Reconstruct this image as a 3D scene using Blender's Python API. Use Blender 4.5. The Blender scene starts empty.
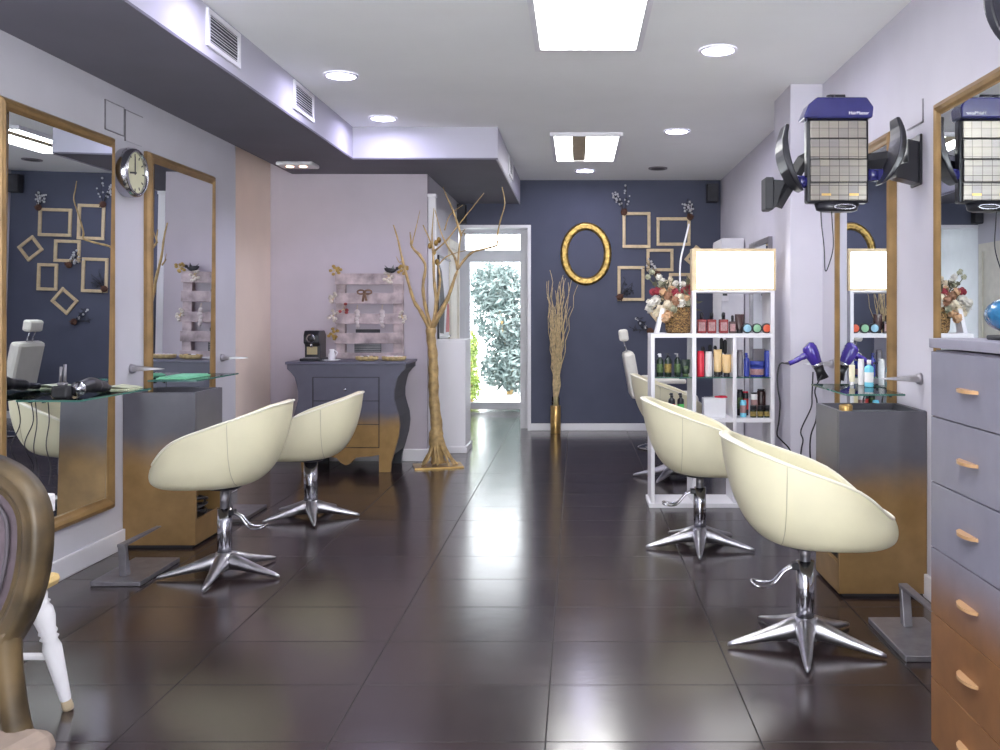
import bpy, bmesh, math, random
from mathutils import Vector, Matrix
PI = math.pi
rnd = random.Random(7)
SC = bpy.context.scene
COL = SC.collection
F, CX, CY, H = 915.0, 577.0, 315.0, 1.2      # focal length in px, vanishing point, eye height

def W(px, py, Y):
    return Vector(((px - CX) * Y / F, Y, H - (py - CY) * Y / F))

# ------------------------------------------------------------------ helpers
class MB:
    def __init__(s): s.v = []; s.f = []; s.sm = []
    def add(s, vs, fs, smooth=False, M=None):
        n = len(s.v)
        for p in vs:
            p = Vector(p)
            s.v.append(M @ p if M is not None else p)
        for f in fs:
            s.f.append([i + n for i in f]); s.sm.append(smooth)
        return s
    def box(s, x0, x1, y0, y1, z0, z1, M=None, b=0.0):
        if x0 > x1: x0, x1 = x1, x0
        if y0 > y1: y0, y1 = y1, y0
        if z0 > z1: z0, z1 = z1, z0
        b = min(b, (x1-x0)*.45, (y1-y0)*.45, (z1-z0)*.45)
        if b <= 0:
            v = [(x0,y0,z0),(x1,y0,z0),(x1,y1,z0),(x0,y1,z0),(x0,y0,z1),(x1,y0,z1),(x1,y1,z1),(x0,y1,z1)]
            f = [(0,3,2,1),(4,5,6,7),(0,1,5,4),(1,2,6,5),(2,3,7,6),(3,0,4,7)]
            return s.add(v, f, False, M)
        bm = bmesh.new(); bmesh.ops.create_cube(bm, size=1)
        for q in bm.verts:
            q.co = Vector(((x0+x1)/2 + q.co.x*(x1-x0), (y0+y1)/2 + q.co.y*(y1-y0), (z0+z1)/2 + q.co.z*(z1-z0)))
        bmesh.ops.bevel(bm, geom=list(bm.edges), offset=b, segments=2, profile=.5, affect='EDGES')
        bm.verts.index_update()
        s.add([q.co.copy() for q in bm.verts], [[q.index for q in f.verts] for f in bm.faces], False, M)
        bm.free(); return s
    def lathe(s, prof, n=24, M=None, smooth=True, cap=True):
        v = []; f = []
        for (r, z) in prof:
            for k in range(n):
                a = 2*PI*k/n; v.append((r*math.cos(a), r*math.sin(a), z))
        for i in range(len(prof)-1):
            for k in range(n):
                k2 = (k+1) % n
                f.append((i*n+k, i*n+k2, (i+1)*n+k2, (i+1)*n+k))
        s.add(v, f, smooth, M)
        if cap:
            m = len(s.v) - len(v)
            s.f.append([m+k for k in range(n)][::-1]); s.sm.append(False)
            e = m + (len(prof)-1)*n
            s.f.append([e+k for k in range(n)]); s.sm.append(False)
        return s
    def cyl(s, p0, p1, r0, r1=None, n=16, smooth=True):
        p0 = Vector(p0); p1 = Vector(p1)
        return s.tube([p0, p1], [r0, r0 if r1 is None else r1], n, smooth)
    def tube(s, pts, rad, n=8, smooth=True, flat=1.0, closed=False):
        pts = [Vector(p) for p in pts]; m = len(pts)
        if not hasattr(rad, '__len__'): rad = [rad]*m
        v = []; f = []; up = None
        for i, p in enumerate(pts):
            if closed: t = pts[(i+1) % m] - pts[i-1]
            else: t = pts[min(i+1, m-1)] - pts[max(i-1, 0)]
            if t.length < 1e-9: t = Vector((0,0,1))
            t.normalize()
            if up is None:
                a = Vector((0,0,1)) if abs(t.z) < .9 else Vector((0,1,0))
                up = (a - t*a.dot(t)).normalized()
            else:
                q = up - t*up.dot(t)
                if q.length > 1e-6: up = q.normalized()
            sd = t.cross(up)
            for k in range(n):
                a = 2*PI*k/n
                v.append(p + (up*math.cos(a)*flat + sd*math.sin(a))*rad[i])
        for i in range(m if closed else m-1):
            j = (i+1) % m
            for k in range(n):
                k2 = (k+1) % n
                f.append((i*n+k, i*n+k2, j*n+k2, j*n+k))
        if not closed:
            f.append([k for k in range(n)][::-1]); f.append([(m-1)*n+k for k in range(n)])
        return s.add(v, f, smooth)
    def sphere(s, c, r, n=12, m=8, sc=(1,1,1), M=None):
        v = []; f = []; c = Vector(c)
        for i in range(m+1):
            th = PI*i/m
            for k in range(n):
                a = 2*PI*k/n
                v.append(c + Vector((r*sc[0]*math.sin(th)*math.cos(a), r*sc[1]*math.sin(th)*math.sin(a), r*sc[2]*math.cos(th))))
        for i in range(m):
            for k in range(n):
                k2 = (k+1) % n
                f.append((i*n+k, (i+1)*n+k, (i+1)*n+k2, i*n+k2))
        return s.add(v, f, True, M)
    def prism(s, poly, axis, a, b, M=None, smooth=False):
        # poly: 2D points; axis 'y': (x,z) extruded in y; 'x': (y,z); 'z': (x,y)
        def P(u, w, t):
            return {'y': (u, t, w), 'x': (t, u, w), 'z': (u, w, t)}[axis]
        n = len(poly)
        v = [P(u, w, a) for u, w in poly] + [P(u, w, b) for u, w in poly]
        f = [list(range(n))[::-1], [n+i for i in range(n)]]
        for i in range(n): f.append((i, (i+1) % n, n+(i+1) % n, n+i))
        return s.add(v, f, smooth, M)
    def build(s, name, mat, parent=None, loc=None, subsurf=0, solid=0, bevel=0):
        me = bpy.data.meshes.new(name)
        me.from_pydata([tuple(p) for p in s.v], [], s.f)
        me.polygons.foreach_set('use_smooth', s.sm)
        bm = bmesh.new(); bm.from_mesh(me); bmesh.ops.remove_doubles(bm, verts=bm.verts, dist=1e-6)
        bmesh.ops.recalc_face_normals(bm, faces=bm.faces); bm.to_mesh(me); bm.free()
        me.update()
        o = bpy.data.objects.new(name, me); COL.objects.link(o)
        me.materials.append(mat)
        if parent is not None: o.parent = parent
        if loc is not None: o.location = loc
        if solid:
            m = o.modifiers.new('solid', 'SOLIDIFY'); m.thickness = solid; m.offset = -1
        if bevel:
            m = o.modifiers.new('bevel', 'BEVEL'); m.width = bevel; m.segments = 2; m.limit_method = 'ANGLE'
        if subsurf:
            m = o.modifiers.new('sub', 'SUBSURF'); m.levels = subsurf; m.render_levels = subsurf
        return o

def tag(o, label=None, cat=None, group=None, kind=None):
    if label: o['label'] = label
    if cat: o['category'] = cat
    if group: o['group'] = group
    if kind: o['kind'] = kind
    return o
def thing(name, loc, label, cat, group=None, rz=0):
    o = bpy.data.objects.new(name, None); COL.objects.link(o)
    o.location = loc; o.rotation_euler = (0, 0, rz); o.empty_display_size = .05
    return tag(o, label, cat, group)
def dup(src, loc, rz, label, group=None):
    def cp(o, par):
        c = o.copy(); COL.objects.link(c)
        if par is not None: c.parent = par
        for ch in [k for k in kids.get(o.name, [])]: cp(ch, c)
        return c
    kids = {}
    for o in bpy.data.objects:
        if o.parent: kids.setdefault(o.parent.name, []).append(o)
    r = cp(src, None)
    r.location = loc; r.rotation_euler = (0, 0, rz); r['label'] = label
    if group: r['group'] = group
    return r
def catmull(pts, k=6):
    pts = [Vector(p) for p in pts]; out = []
    for i in range(len(pts)-1):
        p0 = pts[max(i-1,0)]; p1 = pts[i]; p2 = pts[i+1]; p3 = pts[min(i+2, len(pts)-1)]
        for j in range(k):
            t = j/k
            out.append(.5*((2*p1)+(p2-p0)*t+(2*p0-5*p1+4*p2-p3)*t*t+(3*p1-p0-3*p2+p3)*t**3))
    out.append(pts[-1]); return out

# ------------------------------------------------------------------ materials
def new_mat(name):
    m = bpy.data.materials.new(name); m.use_nodes = True
    nt = m.node_tree; b = nt.nodes['Principled BSDF']
    return m, nt, b
def pm(name, col, rough=.5, metal=0, var=.06, scale=12, bump=0, spec=.5, trans=0, coat=0, emit=None, es=0, alpha=1, coord='Object'):
    m, nt, b = new_mat(name)
    tc = nt.nodes.new('ShaderNodeTexCoord'); nz = nt.nodes.new('ShaderNodeTexNoise')
    nz.inputs['Scale'].default_value = scale; nz.inputs['Detail'].default_value = 4
    nt.links.new(tc.outputs[coord], nz.inputs['Vector'])
    rp = nt.nodes.new('ShaderNodeValToRGB')
    rp.color_ramp.elements[0].position = .3; rp.color_ramp.elements[1].position = .7
    rp.color_ramp.elements[0].color = (*[c*(1-var) for c in col], 1)
    rp.color_ramp.elements[1].color = (*[min(1, c*(1+var)) for c in col], 1)
    nt.links.new(nz.outputs['Fac'], rp.inputs['Fac'])
    nt.links.new(rp.outputs['Color'], b.inputs['Base Color'])
    b.inputs['Roughness'].default_value = rough; b.inputs['Metallic'].default_value = metal
    b.inputs['Specular IOR Level'].default_value = spec
    b.inputs['Transmission Weight'].default_value = trans
    b.inputs['Coat Weight'].default_value = coat; b.inputs['Coat Roughness'].default_value = .08
    if emit:
        b.inputs['Emission Color'].default_value = (*emit, 1); b.inputs['Emission Strength'].default_value = es
    if bump:
        bp = nt.nodes.new('ShaderNodeBump'); bp.inputs['Strength'].default_value = bump; bp.inputs['Distance'].default_value = .01
        nt.links.new(nz.outputs['Fac'], bp.inputs['Height']); nt.links.new(bp.outputs['Normal'], b.inputs['Normal'])
    return m
def ombre(name, top, bot, z0, z1, rough=.35, amp=.12, scale=5, metal_bot=.25):
    """paint sprayed from one colour into another, with a cloudy edge (object-space height)"""
    m, nt, b = new_mat(name); N = nt.nodes; L = nt.links
    tc = N.new('ShaderNodeTexCoord'); sx = N.new('ShaderNodeSeparateXYZ'); L.new(tc.outputs['Object'], sx.inputs[0])
    nz = N.new('ShaderNodeTexNoise'); nz.inputs['Scale'].default_value = scale; nz.inputs['Detail'].default_value = 5
    L.new(tc.outputs['Object'], nz.inputs['Vector'])
    ma = N.new('ShaderNodeMath'); ma.operation = 'MULTIPLY_ADD'; ma.inputs[1].default_value = amp; L.new(nz.outputs['Fac'], ma.inputs[0]); L.new(sx.outputs['Z'], ma.inputs[2])
    mr = N.new('ShaderNodeMapRange'); mr.inputs['From Min'].default_value = z0+amp/2; mr.inputs['From Max'].default_value = z1+amp/2
    mr.interpolation_type = 'SMOOTHSTEP'
    L.new(ma.outputs[0], mr.inputs['Value'])
    n2 = N.new('ShaderNodeTexNoise'); n2.inputs['Scale'].default_value = 14; n2.inputs['Detail'].default_value = 6; L.new(tc.outputs['Object'], n2.inputs['Vector'])
    def var(c, k):
        r = N.new('ShaderNodeMix'); r.data_type = 'RGBA'
        r.inputs['A'].default_value = (*[x*(1-k) for x in c], 1); r.inputs['B'].default_value = (*[x*(1+k) for x in c], 1)
        L.new(n2.outputs['Fac'], r.inputs['Factor']); return r
    A = var(bot, .3); B = var(top, .15)
    mx = N.new('ShaderNodeMix'); mx.data_type = 'RGBA'
    L.new(mr.outputs[0], mx.inputs['Factor']); L.new(A.outputs['Result'], mx.inputs['A']); L.new(B.outputs['Result'], mx.inputs['B'])
    L.new(mx.outputs['Result'], b.inputs['Base Color'])
    b.inputs['Roughness'].default_value = rough
    mm = N.new('ShaderNodeMapRange'); mm.inputs['To Min'].default_value = metal_bot; mm.inputs['To Max'].default_value = 0
    L.new(mr.outputs[0], mm.inputs['Value']); L.new(mm.outputs[0], b.inputs['Metallic'])
    return m
def emitter(name, col, s):
    m, nt, b = new_mat(name)
    nt.nodes.remove(b); e = nt.nodes.new('ShaderNodeEmission')
    e.inputs['Color'].default_value = (*col, 1); e.inputs['Strength'].default_value = s
    nt.links.new(e.outputs[0], nt.nodes['Material Output'].inputs['Surface']); return m
def glass_mat(name, col=(.9,.97,.95), alpha=.8, rough=.02):
    m, nt, b = new_mat(name); nt.nodes.remove(b); N = nt.nodes
    t = N.new('ShaderNodeBsdfTransparent'); t.inputs[0].default_value = (*col, 1)
    g = N.new('ShaderNodeBsdfGlossy'); g.inputs['Roughness'].default_value = rough
    fr = N.new('ShaderNodeFresnel'); fr.inputs[0].default_value = 1.5
    mx = N.new('ShaderNodeMixShader'); nt.links.new(fr.outputs[0], mx.inputs[0]); nt.links.new(t.outputs[0], mx.inputs[1]); nt.links.new(g.outputs[0], mx.inputs[2])
    nt.links.new(mx.outputs[0], N['Material Output'].inputs['Surface']); return m

M = {}
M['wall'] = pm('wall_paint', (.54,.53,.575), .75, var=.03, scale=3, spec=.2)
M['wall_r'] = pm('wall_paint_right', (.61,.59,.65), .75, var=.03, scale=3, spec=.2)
M['lilac'] = pm('lilac_paint', (.54,.49,.545), .8, var=.04, scale=3, spec=.2)
M['peach'] = pm('peach_paint', (.92,.77,.66), .8, var=.03, scale=3, spec=.2)
M['slate'] = pm('slate_blue_paint', (.085,.093,.138), .7, var=.06, scale=4, spec=.3)
M['ceil'] = pm('ceiling_paint', (.92,.93,.92), .85, var=.02, scale=2, spec=.1)
M['soffit'] = pm('soffit_face_paint', (.50,.49,.56), .8, var=.02, scale=2, spec=.1)
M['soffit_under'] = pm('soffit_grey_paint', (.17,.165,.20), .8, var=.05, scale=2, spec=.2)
M['white'] = pm('white_lacquer', (.80,.79,.82), .35, var=.02, scale=5)
M['white_m'] = pm('white_matte', (.75,.75,.78), .6, var=.03, scale=8)
M['chrome'] = pm('polished_metal', (.50,.50,.54), .16, 1, var=.08, scale=20)
M['satin'] = pm('satin_aluminium', (.46,.45,.48), .33, 1, var=.12, scale=25)
M['steel'] = pm('grey_steel', (.30,.29,.31), .42, .8, var=.15, scale=20)
M['leather'] = pm('cream_leather', (.765,.72,.51), .42, var=.04, scale=6, bump=.02)
M['piping'] = pm('cream_piping', (.88,.85,.70), .45, var=.03, scale=10)
M['seam'] = pm('seam_thread', (.48,.44,.30), .6, var=.03)
M['black'] = pm('black_plastic', (.015,.015,.02), .3, var=.2, scale=15)
M['blackm'] = pm('black_matte', (.02,.02,.024), .6, var=.2, scale=15)
M['frame'] = pm('antique_gold_wood', (.27,.165,.065), .35, .25, var=.22, scale=9)
M['gold'] = pm('bright_gold', (.38,.25,.075), .3, .8, var=.6, scale=30, bump=.6)
M['brass'] = pm('brushed_brass', (.50,.33,.12), .3, .9, var=.2, scale=12)
M['palegold'] = pm('pale_gold_wood', (.66,.52,.32), .5, .1, var=.12, scale=20)
M['branch'] = pm('gold_painted_bark', (.46,.32,.14), .5, .3, var=.35, scale=22, bump=.5)
M['twig'] = pm('dried_twig', (.66,.52,.30), .6, .1, var=.3, scale=30)
M['glass'] = glass_mat('clear_glass', (.88,.95,.92))
M['glassedge'] = pm('glass_edge', (.05,.16,.13), .1, var=.1, spec=.6)
M['pane'] = glass_mat('window_glass', (.97,.98,.98))
M['mirror'], _nt, _b = new_mat('mirror_silver')
_b.inputs['Base Color'].default_value = (.80,.84,.86,1); _b.inputs['Metallic'].default_value = 1; _b.inputs['Roughness'].default_value = .0
M['cab'] = ombre('grey_to_gold_cabinet', (.105,.102,.122), (.30,.18,.07), .40, .60)
M['dresser'] = ombre('grey_to_copper_dresser', (.215,.208,.265), (.27,.125,.05), .40, .60, rough=.4, amp=.10, scale=4)
M['console'] = ombre('slate_to_gold_console', (.110,.110,.150), (.33,.20,.07), .33, .47, rough=.45, amp=.10, scale=6)
M['slatedark'] = pm('dark_slate_wood', (.035,.04,.05), .5, var=.15)
M['pallet'] = pm('whitewashed_pine', (.46,.38,.39), .8, var=.45, scale=10, bump=.2)
M['purple'] = pm('purple_gloss_plastic', (.055,.03,.30), .18, var=.1, coat=.5)
M['navy'] = pm('navy_gloss_plastic', (.022,.022,.12), .2, var=.1, coat=.4)
M['mauve'] = pm('mauve_velvet', (.085,.062,.075), .85, var=.15, scale=40, bump=.1)
M['oldwood'] = pm('worn_gilded_wood', (.060,.040,.018), .45, .1, var=.75, scale=11, bump=.15)
M['beige'] = pm('beige_upholstery', (.21,.16,.13), .85, var=.1, scale=30)
M['pine'] = pm('varnished_pine', (.72,.52,.22), .35, var=.15, scale=10)
M['wicker'] = None
M['panel_light'] = emitter('fluorescent_diffuser', (1,1,.97), 12.0)
M['spot'] = emitter('cool_downlight', (.74,.71,1.0), 70.0)
M['spotdim'] = emitter('halogen_glow', (1,.55,.38), 8.0)
M['lightbox'] = emitter('backlit_acrylic', (1,1,1), 3.2)
M['louver'] = pm('louver_tan', (.55,.45,.30), .5, .2, var=.1)
M['darkvent'] = pm('vent_dark', (.05,.05,.06), .7, var=.2)

# wicker
def wicker():
    m, nt, b = new_mat('wicker_weave'); N = nt.nodes; L = nt.links
    tc = N.new('ShaderNodeTexCoord'); w = N.new('ShaderNodeTexWave'); w.wave_type = 'BANDS'; w.bands_direction = 'Z'
    w.inputs['Scale'].default_value = 16; w.inputs['Distortion'].default_value = 9; w.inputs['Detail'].default_value = 2; w.inputs['Detail Scale'].default_value = 4
    L.new(tc.outputs['Object'], w.inputs[0]); r = N.new('ShaderNodeValToRGB')
    r.color_ramp.elements[0].color = (.10,.05,.02,1); r.color_ramp.elements[1].color = (.50,.30,.11,1)
    L.new(w.outputs['Fac'], r.inputs[0]); L.new(r.outputs[0], b.inputs['Base Color']); b.inputs['Roughness'].default_value = .6
    bp = N.new('ShaderNodeBump'); bp.inputs['Strength'].default_value = .8; bp.inputs['Distance'].default_value = .01
    L.new(w.outputs['Fac'], bp.inputs['Height']); L.new(bp.outputs[0], b.inputs['Normal']); return m
M['wicker'] = wicker()

# floor tiles: 0.606 wide, 0.396 deep, stack bond
def floor_mat():
    m, nt, b = new_mat('dark_brown_tiles'); N = nt.nodes; L = nt.links
    tc = N.new('ShaderNodeTexCoord'); mp = N.new('ShaderNodeMapping'); mp.inputs['Location'].default_value = (.0886, -2.968+.396*10, 0)
    L.new(tc.outputs['Object'], mp.inputs['Vector'])
    br = N.new('ShaderNodeTexBrick'); br.offset = 0; br.squash = 1
    br.inputs['Scale'].default_value = 1; br.inputs['Brick Width'].default_value = .606; br.inputs['Row Height'].default_value = .396
    br.inputs['Mortar Size'].default_value = .0025; br.inputs['Mortar Smooth'].default_value = .1
    br.inputs['Color1'].default_value = (.034,.022,.023,1); br.inputs['Color2'].default_value = (.026,.018,.019,1); br.inputs['Mortar'].default_value = (.012,.010,.010,1)
    L.new(mp.outputs[0], br.inputs['Vector'])
    nz = N.new('ShaderNodeTexNoise'); nz.inputs['Scale'].default_value = 2.2; nz.inputs['Detail'].default_value = 8; nz.inputs['Roughness'].default_value = .65
    L.new(tc.outputs['Object'], nz.inputs['Vector'])
    mx = N.new('ShaderNodeMix'); mx.data_type = 'RGBA'; mx.blend_type = 'MULTIPLY'; mx.inputs['Factor'].default_value = .6
    rp = N.new('ShaderNodeValToRGB'); rp.color_ramp.elements[0].position = .3; rp.color_ramp.elements[0].color = (.6,.55,.55,1); rp.color_ramp.elements[1].position = .7; rp.color_ramp.elements[1].color = (1.25,1.2,1.15,1)
    L.new(nz.outputs['Fac'], rp.inputs[0]); L.new(br.outputs['Color'], mx.inputs['A']); L.new(rp.outputs[0], mx.inputs['B'])
    L.new(mx.outputs['Result'], b.inputs['Base Color'])
    mr = N.new('ShaderNodeMapRange'); mr.inputs['To Min'].default_value = .14; mr.inputs['To Max'].default_value = .24
    L.new(nz.outputs['Fac'], mr.inputs[0])
    rm = N.new('ShaderNodeMix'); rm.inputs['B'].default_value = .55; L.new(br.outputs['Fac'], rm.inputs['Factor']); L.new(mr.outputs[0], rm.inputs['A']); L.new(rm.outputs['Result'], b.inputs['Roughness'])
    sm = N.new('ShaderNodeMapRange'); sm.inputs['To Min'].default_value = 1.0; sm.inputs['To Max'].default_value = .3; L.new(br.outputs['Fac'], sm.inputs[0]); L.new(sm.outputs[0], b.inputs['Specular IOR Level'])
    bp = N.new('ShaderNodeBump'); bp.inputs['Strength'].default_value = .35; bp.inputs['Distance'].default_value = .004; bp.invert = True
    L.new(br.outputs['Fac'], bp.inputs['Height'])
    n3 = N.new('ShaderNodeTexNoise'); n3.inputs['Scale'].default_value = 9; n3.inputs['Detail'].default_value = 6; L.new(tc.outputs['Object'], n3.inputs['Vector'])
    b2 = N.new('ShaderNodeBump'); b2.inputs['Strength'].default_value = .04; b2.inputs['Distance'].default_value = .01
    L.new(n3.outputs['Fac'], b2.inputs['Height']); L.new(bp.outputs[0], b2.inputs['Normal']); L.new(b2.outputs[0], b.inputs['Normal'])
    return m
M['floor'] = floor_mat()

# ------------------------------------------------------------------ the room
XL, XR, YB, YF, ZC = -2.34, 1.49, 9.5, -1.6, 2.6
YA, XC = 7.52, -1.23                         # alcove back wall, corridor wall
def struct(name, mb, mat, parent=None):
    o = mb.build(name, mat, parent)
    if parent is None: o['kind'] = 'structure'
    return o
struct('floor', MB().box(-2.7, 1.7, YF, 12.0, -.12, 0), M['floor'])
struct('ceiling', MB().box(-2.7, 1.7, YF, 12.0, ZC, ZC+.1), M['ceil'])
struct('wall_left', MB().box(XL-.3, XL, YF, 6.27, 0, ZC), M['wall'])
struct('wall_left_recess', MB().box(-2.7, -2.52, 6.27, YA+.3, 0, ZC), M['peach'])
struct('wall_alcove', MB().box(-2.7, XC, YA, YA+.12, 0, ZC), M['lilac'])
struct('wall_corridor', MB().box(XC-.12, XC, YA+.12, YB, 0, ZC), M['wall'])
struct('wall_right', MB().box(XR, XR+.2, YF, YB+.2, 0, ZC), M['wall_r'])
struct('wall_pilaster', MB().box(1.295, XR, 5.55, 6.0, 0, ZC), M['wall_r'])
bk = MB()
xo, zo = -.482, 2.134
bk.box(xo, XR, YB, YB+.18, 0, ZC); bk.box(XC-.12, xo, YB, YB+.18, zo, ZC)
struct('wall_back', bk, M['slate'])
struct('wall_vestibule', MB().box(-1.62, -1.5, YB, 11.9, 0, ZC).box(-.60, -.48, YB+.18, 11.9, 0, ZC).box(-1.62, XC-.12, YB-.1, YB+.02, 0, ZC).box(-1.5,-.6,YB+.18,11.6,2.33,2.4).box(-1.62,-1.5,11.4,11.6,0,2.4), M['white_m'])
# unseen front wall behind the viewer, its wide opening added for fill daylight
fr = MB()
fr.box(-2.7, -1.5, YF-.15, YF, 0, ZC).box(1.2, 1.7, YF-.15, YF, 0, ZC).box(-1.5, 1.2, YF-.15, YF, 2.3, ZC).box(-1.5, 1.2, YF-.15, YF, 0, .35)
struct('wall_front', fr, M['wall'])
struct('wall_beyond', MB().box(-2.7,-1.62,YB,YB+.2,0,ZC).box(-.48,1.7,11.7,11.9,0,ZC), M['wall'])
# soffit: an L-shaped dropped box
ZS = 2.37
sof = MB()
struct('soffit_face', MB().box(-1.68,-1.67,YF,6.81,ZS,ZC).box(-1.68,-.59,6.81,6.82,ZS,ZC).box(-.60,-.59,6.82,YB,ZS-.02,ZC), M['soffit'])
struct('soffit_underside', MB().box(XL, -1.67, YF, 6.82, ZS-.012, ZS).box(XL, -.59, 6.81, YA, ZS-.012, ZS).box(XC,-.59,YA,YB,ZS-.012,ZS), M['soffit_under'])
# baseboards
struct('baseboard_left', MB().box(XL, XL+.015, YF, 6.27, 0, .10, b=.004), M['white'])
struct('baseboard_alcove', MB().box(-2.52, XC+.015, YA-.015, YA, 0, .10, b=.004).box(XC, XC+.015, YA, 7.96, 0, .10), M['white'])
struct('baseboard_back', MB().box(xo, XR, YB-.015, YB, 0, .075, b=.004), M['white'])
struct('baseboard_right', MB().box(XR-.015, XR, YF, 5.55, 0, .10, b=.004).box(XR-.015, XR, 6.0, YB-.02, 0, .10), M['white'])
struct('trim_opening', MB().box(xo-.03, xo+.004, YB-.012, YB+.185, 0, zo).box(XC-.3, xo-.03, YB-.012, YB+.185, zo-.03, zo), M['white'])

# garden door
dY = 11.45
xa, xb = -1.475, -.605
dz = 2.31
d = tag(MB().box(xa, xa+.075, dY, dY+.07, 0, dz).box(xb-.012, xb, dY, dY+.07, 0, dz).box(xa+.075, xb-.012, dY, dY+.07, 2.213, dz).box(xa+.075, xb-.012, dY, dY+.07, 1.925, 2.013).build('door_1', M['white']), kind='structure')
struct('door_leaf', MB().box(xa+.075, xa+.135, dY+.01, dY+.06, 0.02, 1.925).box(xb-.036, xb-.012, dY+.01, dY+.06, .02, 1.925).box(xa+.135, xb-.036, dY+.01, dY+.06, .02, .105).box(xa+.135, xb-.036, dY+.01, dY+.06, 1.863, 1.925), M['white'], d)
struct('door_pane', MB().box(xa+.135, xb-.036, dY+.032, dY+.038, .105, 1.863), M['pane'], d)
struct('transom_pane', MB().box(xa+.075, xb-.012, dY+.032, dY+.038, 2.013, 2.213), M['pane'], d)
struct('door_handle', MB().box(xa+.090, xa+.115, dY-.02, dY+.01, .76, .90, b=.004).cyl((xa+.103,dY-.03,.86),(xa+.06,dY-.04,.86),.008), M['steel'], d)
# side doorway in the corridor
struct('door_2', MB().box(XC, XC+.02, 8.72, 8.80, 0, 1.93).box(XC, XC+.02, 9.36, 9.44, 0, 1.93).box(XC, XC+.02, 8.80, 9.36, 1.85, 1.93).box(XC, XC+.008, 8.8, 9.36, 0, 1.85), pm('cream_door_paint', (.70,.66,.55), .5))

# ------------------------------------------------------------------ garden
struct('ground_outside', MB().box(-8, 8, 12.0, 24, -.25, -.03), pm('pale_gravel', (.75,.76,.74), .9, var=.1, scale=30))
def leafy(name, base, crown, n, mat, size, seed, stem=None, label='', cat='shrub'):
    r = random.Random(seed); mb = MB(); t = thing(name, base, label, cat)
    for i in range(n):
        cx, cy, cz, rx, ry, rz = crown[r.randrange(len(crown))]
        while True:
            p = Vector((r.uniform(-1,1), r.uniform(-1,1), r.uniform(-1,1)))
            if .25 < p.length < 1: break
        c = Vector((cx+p.x*rx, cy+p.y*ry, cz+p.z*rz))
        u = Vector((r.gauss(0,1), r.gauss(0,1), r.gauss(0,1))).normalized(); w = u.orthogonal().normalized()
        s = size*r.uniform(.6, 1.3); q = u.cross(w)
        mb.add([c-u*s, c+w*s*.32, c+u*s, c-w*s*.32+q*s*.1], [(0,1,2),(0,2,3)])
    mb.build('foliage', mat, t)
    sm = MB()
    for k in range(5):
        a = 2*PI*k/5
        c = crown[k % len(crown)]
        sm.tube(catmull([(0.03*math.cos(a),.03*math.sin(a),-.02),(c[0]*.4+.05*math.cos(a), c[1]*.4, c[2]*.5),(c[0],c[1],c[2])]), .025, 6)
    sm.build('stem', M['branch'], t); return t
lm1, nt_, b_ = new_mat('grey_green_leaf')
def leafmat(name, c1, c2):
    m, nt, b = new_mat(name); N = nt.nodes; tc = N.new('ShaderNodeTexCoord'); nz = N.new('ShaderNodeTexNoise'); nz.inputs['Scale'].default_value = 6
    nt.links.new(tc.outputs['Object'], nz.inputs[0]); r = N.new('ShaderNodeValToRGB'); r.color_ramp.elements[0].position=.35; r.color_ramp.elements[1].position=.65
    r.color_ramp.elements[0].color=(*c1,1); r.color_ramp.elements[1].color=(*c2,1); nt.links.new(nz.outputs['Fac'], r.inputs[0]); nt.links.new(r.outputs[0], b.inputs['Base Color'])
    b.inputs['Roughness'].default_value=.45; return m
leafy('garden_shrub', (-1.05,14.2,-.03), [(.05,0,1.15,.62,.5,.62),(-.2,0,1.65,.45,.4,.4),(.25,.1,.85,.5,.4,.45),(.1,-.2,.42,.55,.35,.36),], 5600, leafmat('grey_green_leaf', (.05,.08,.075), (.20,.25,.235)), .07, 3,
      label='large grey-green leafy shrub growing beyond the glass garden door')
leafy('low_shrub', (-1.52,12.9,-.03), [(0,0,.35,.14,.2,.35),(.02,0,.75,.11,.15,.3),(-.02,0,.2,.17,.2,.25)], 1500, leafmat('yellow_green_leaf', (.10,.17,.02), (.28,.36,.06)), .045, 5,
      label='narrow yellow-green shrub just outside the garden door at its left edge')

# ------------------------------------------------------------------ ceiling lights
def ceiling_panel(x0, x1, y0, y1, label, split):
    cx, cy = (x0+x1)/2, (y0+y1)/2; t = thing('ceiling_panel_light', (cx, cy, ZC), label, 'ceiling light', 'fluorescent ceiling panels')
    a, b = (x1-x0)/2, (y1-y0)/2
    MB().box(-a,-a+.03,-b,b,-.03,-.001).box(a-.03,a,-b,b,-.03,-.001).box(-a+.03,a-.03,-b,-b+.03,-.03,-.001).box(-a+.03,a-.03,b-.03,b,-.03,-.001).build('panel_frame', M['white'], t)
    if split:
        w = a-.03
        MB().box(-w,-.11,-b+.03,b-.03,-.018,-.012).build('diffuser', M['panel_light'], t)
        MB().box(.0+.0,w,-b+.03,b-.03,-.018,-.012).build('diffuser', M['panel_light'], t)
        MB().box(-.11,.0,-b+.03,b-.03,-.02,-.012).build('center_strip', M['louver'], t)
    else:
        MB().box(-a+.03,a-.03,-b+.03,b-.03,-.018,-.012).build('diffuser', M['panel_light'], t)
        mb = MB()
        for k in (-.12,.0,.12): mb.box(k-.0015,k+.0015,-b+.03,b-.03,-.021,-.018)
        mb.build('divider_strip', M['white'], t)
    return t
ceiling_panel(-.218,.334,3.55,4.76,'large white fluorescent ceiling panel nearest the viewer, cut by the top edge', False)
ceiling_panel(-.207,.352,7.0,8.19,'fluorescent ceiling panel with tan centre strip in front of the blue wall', True)
ceiling_panel(-.223,.340,.4,1.6,'fluorescent ceiling panel above the viewer, seen only in reflections', False)
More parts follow.
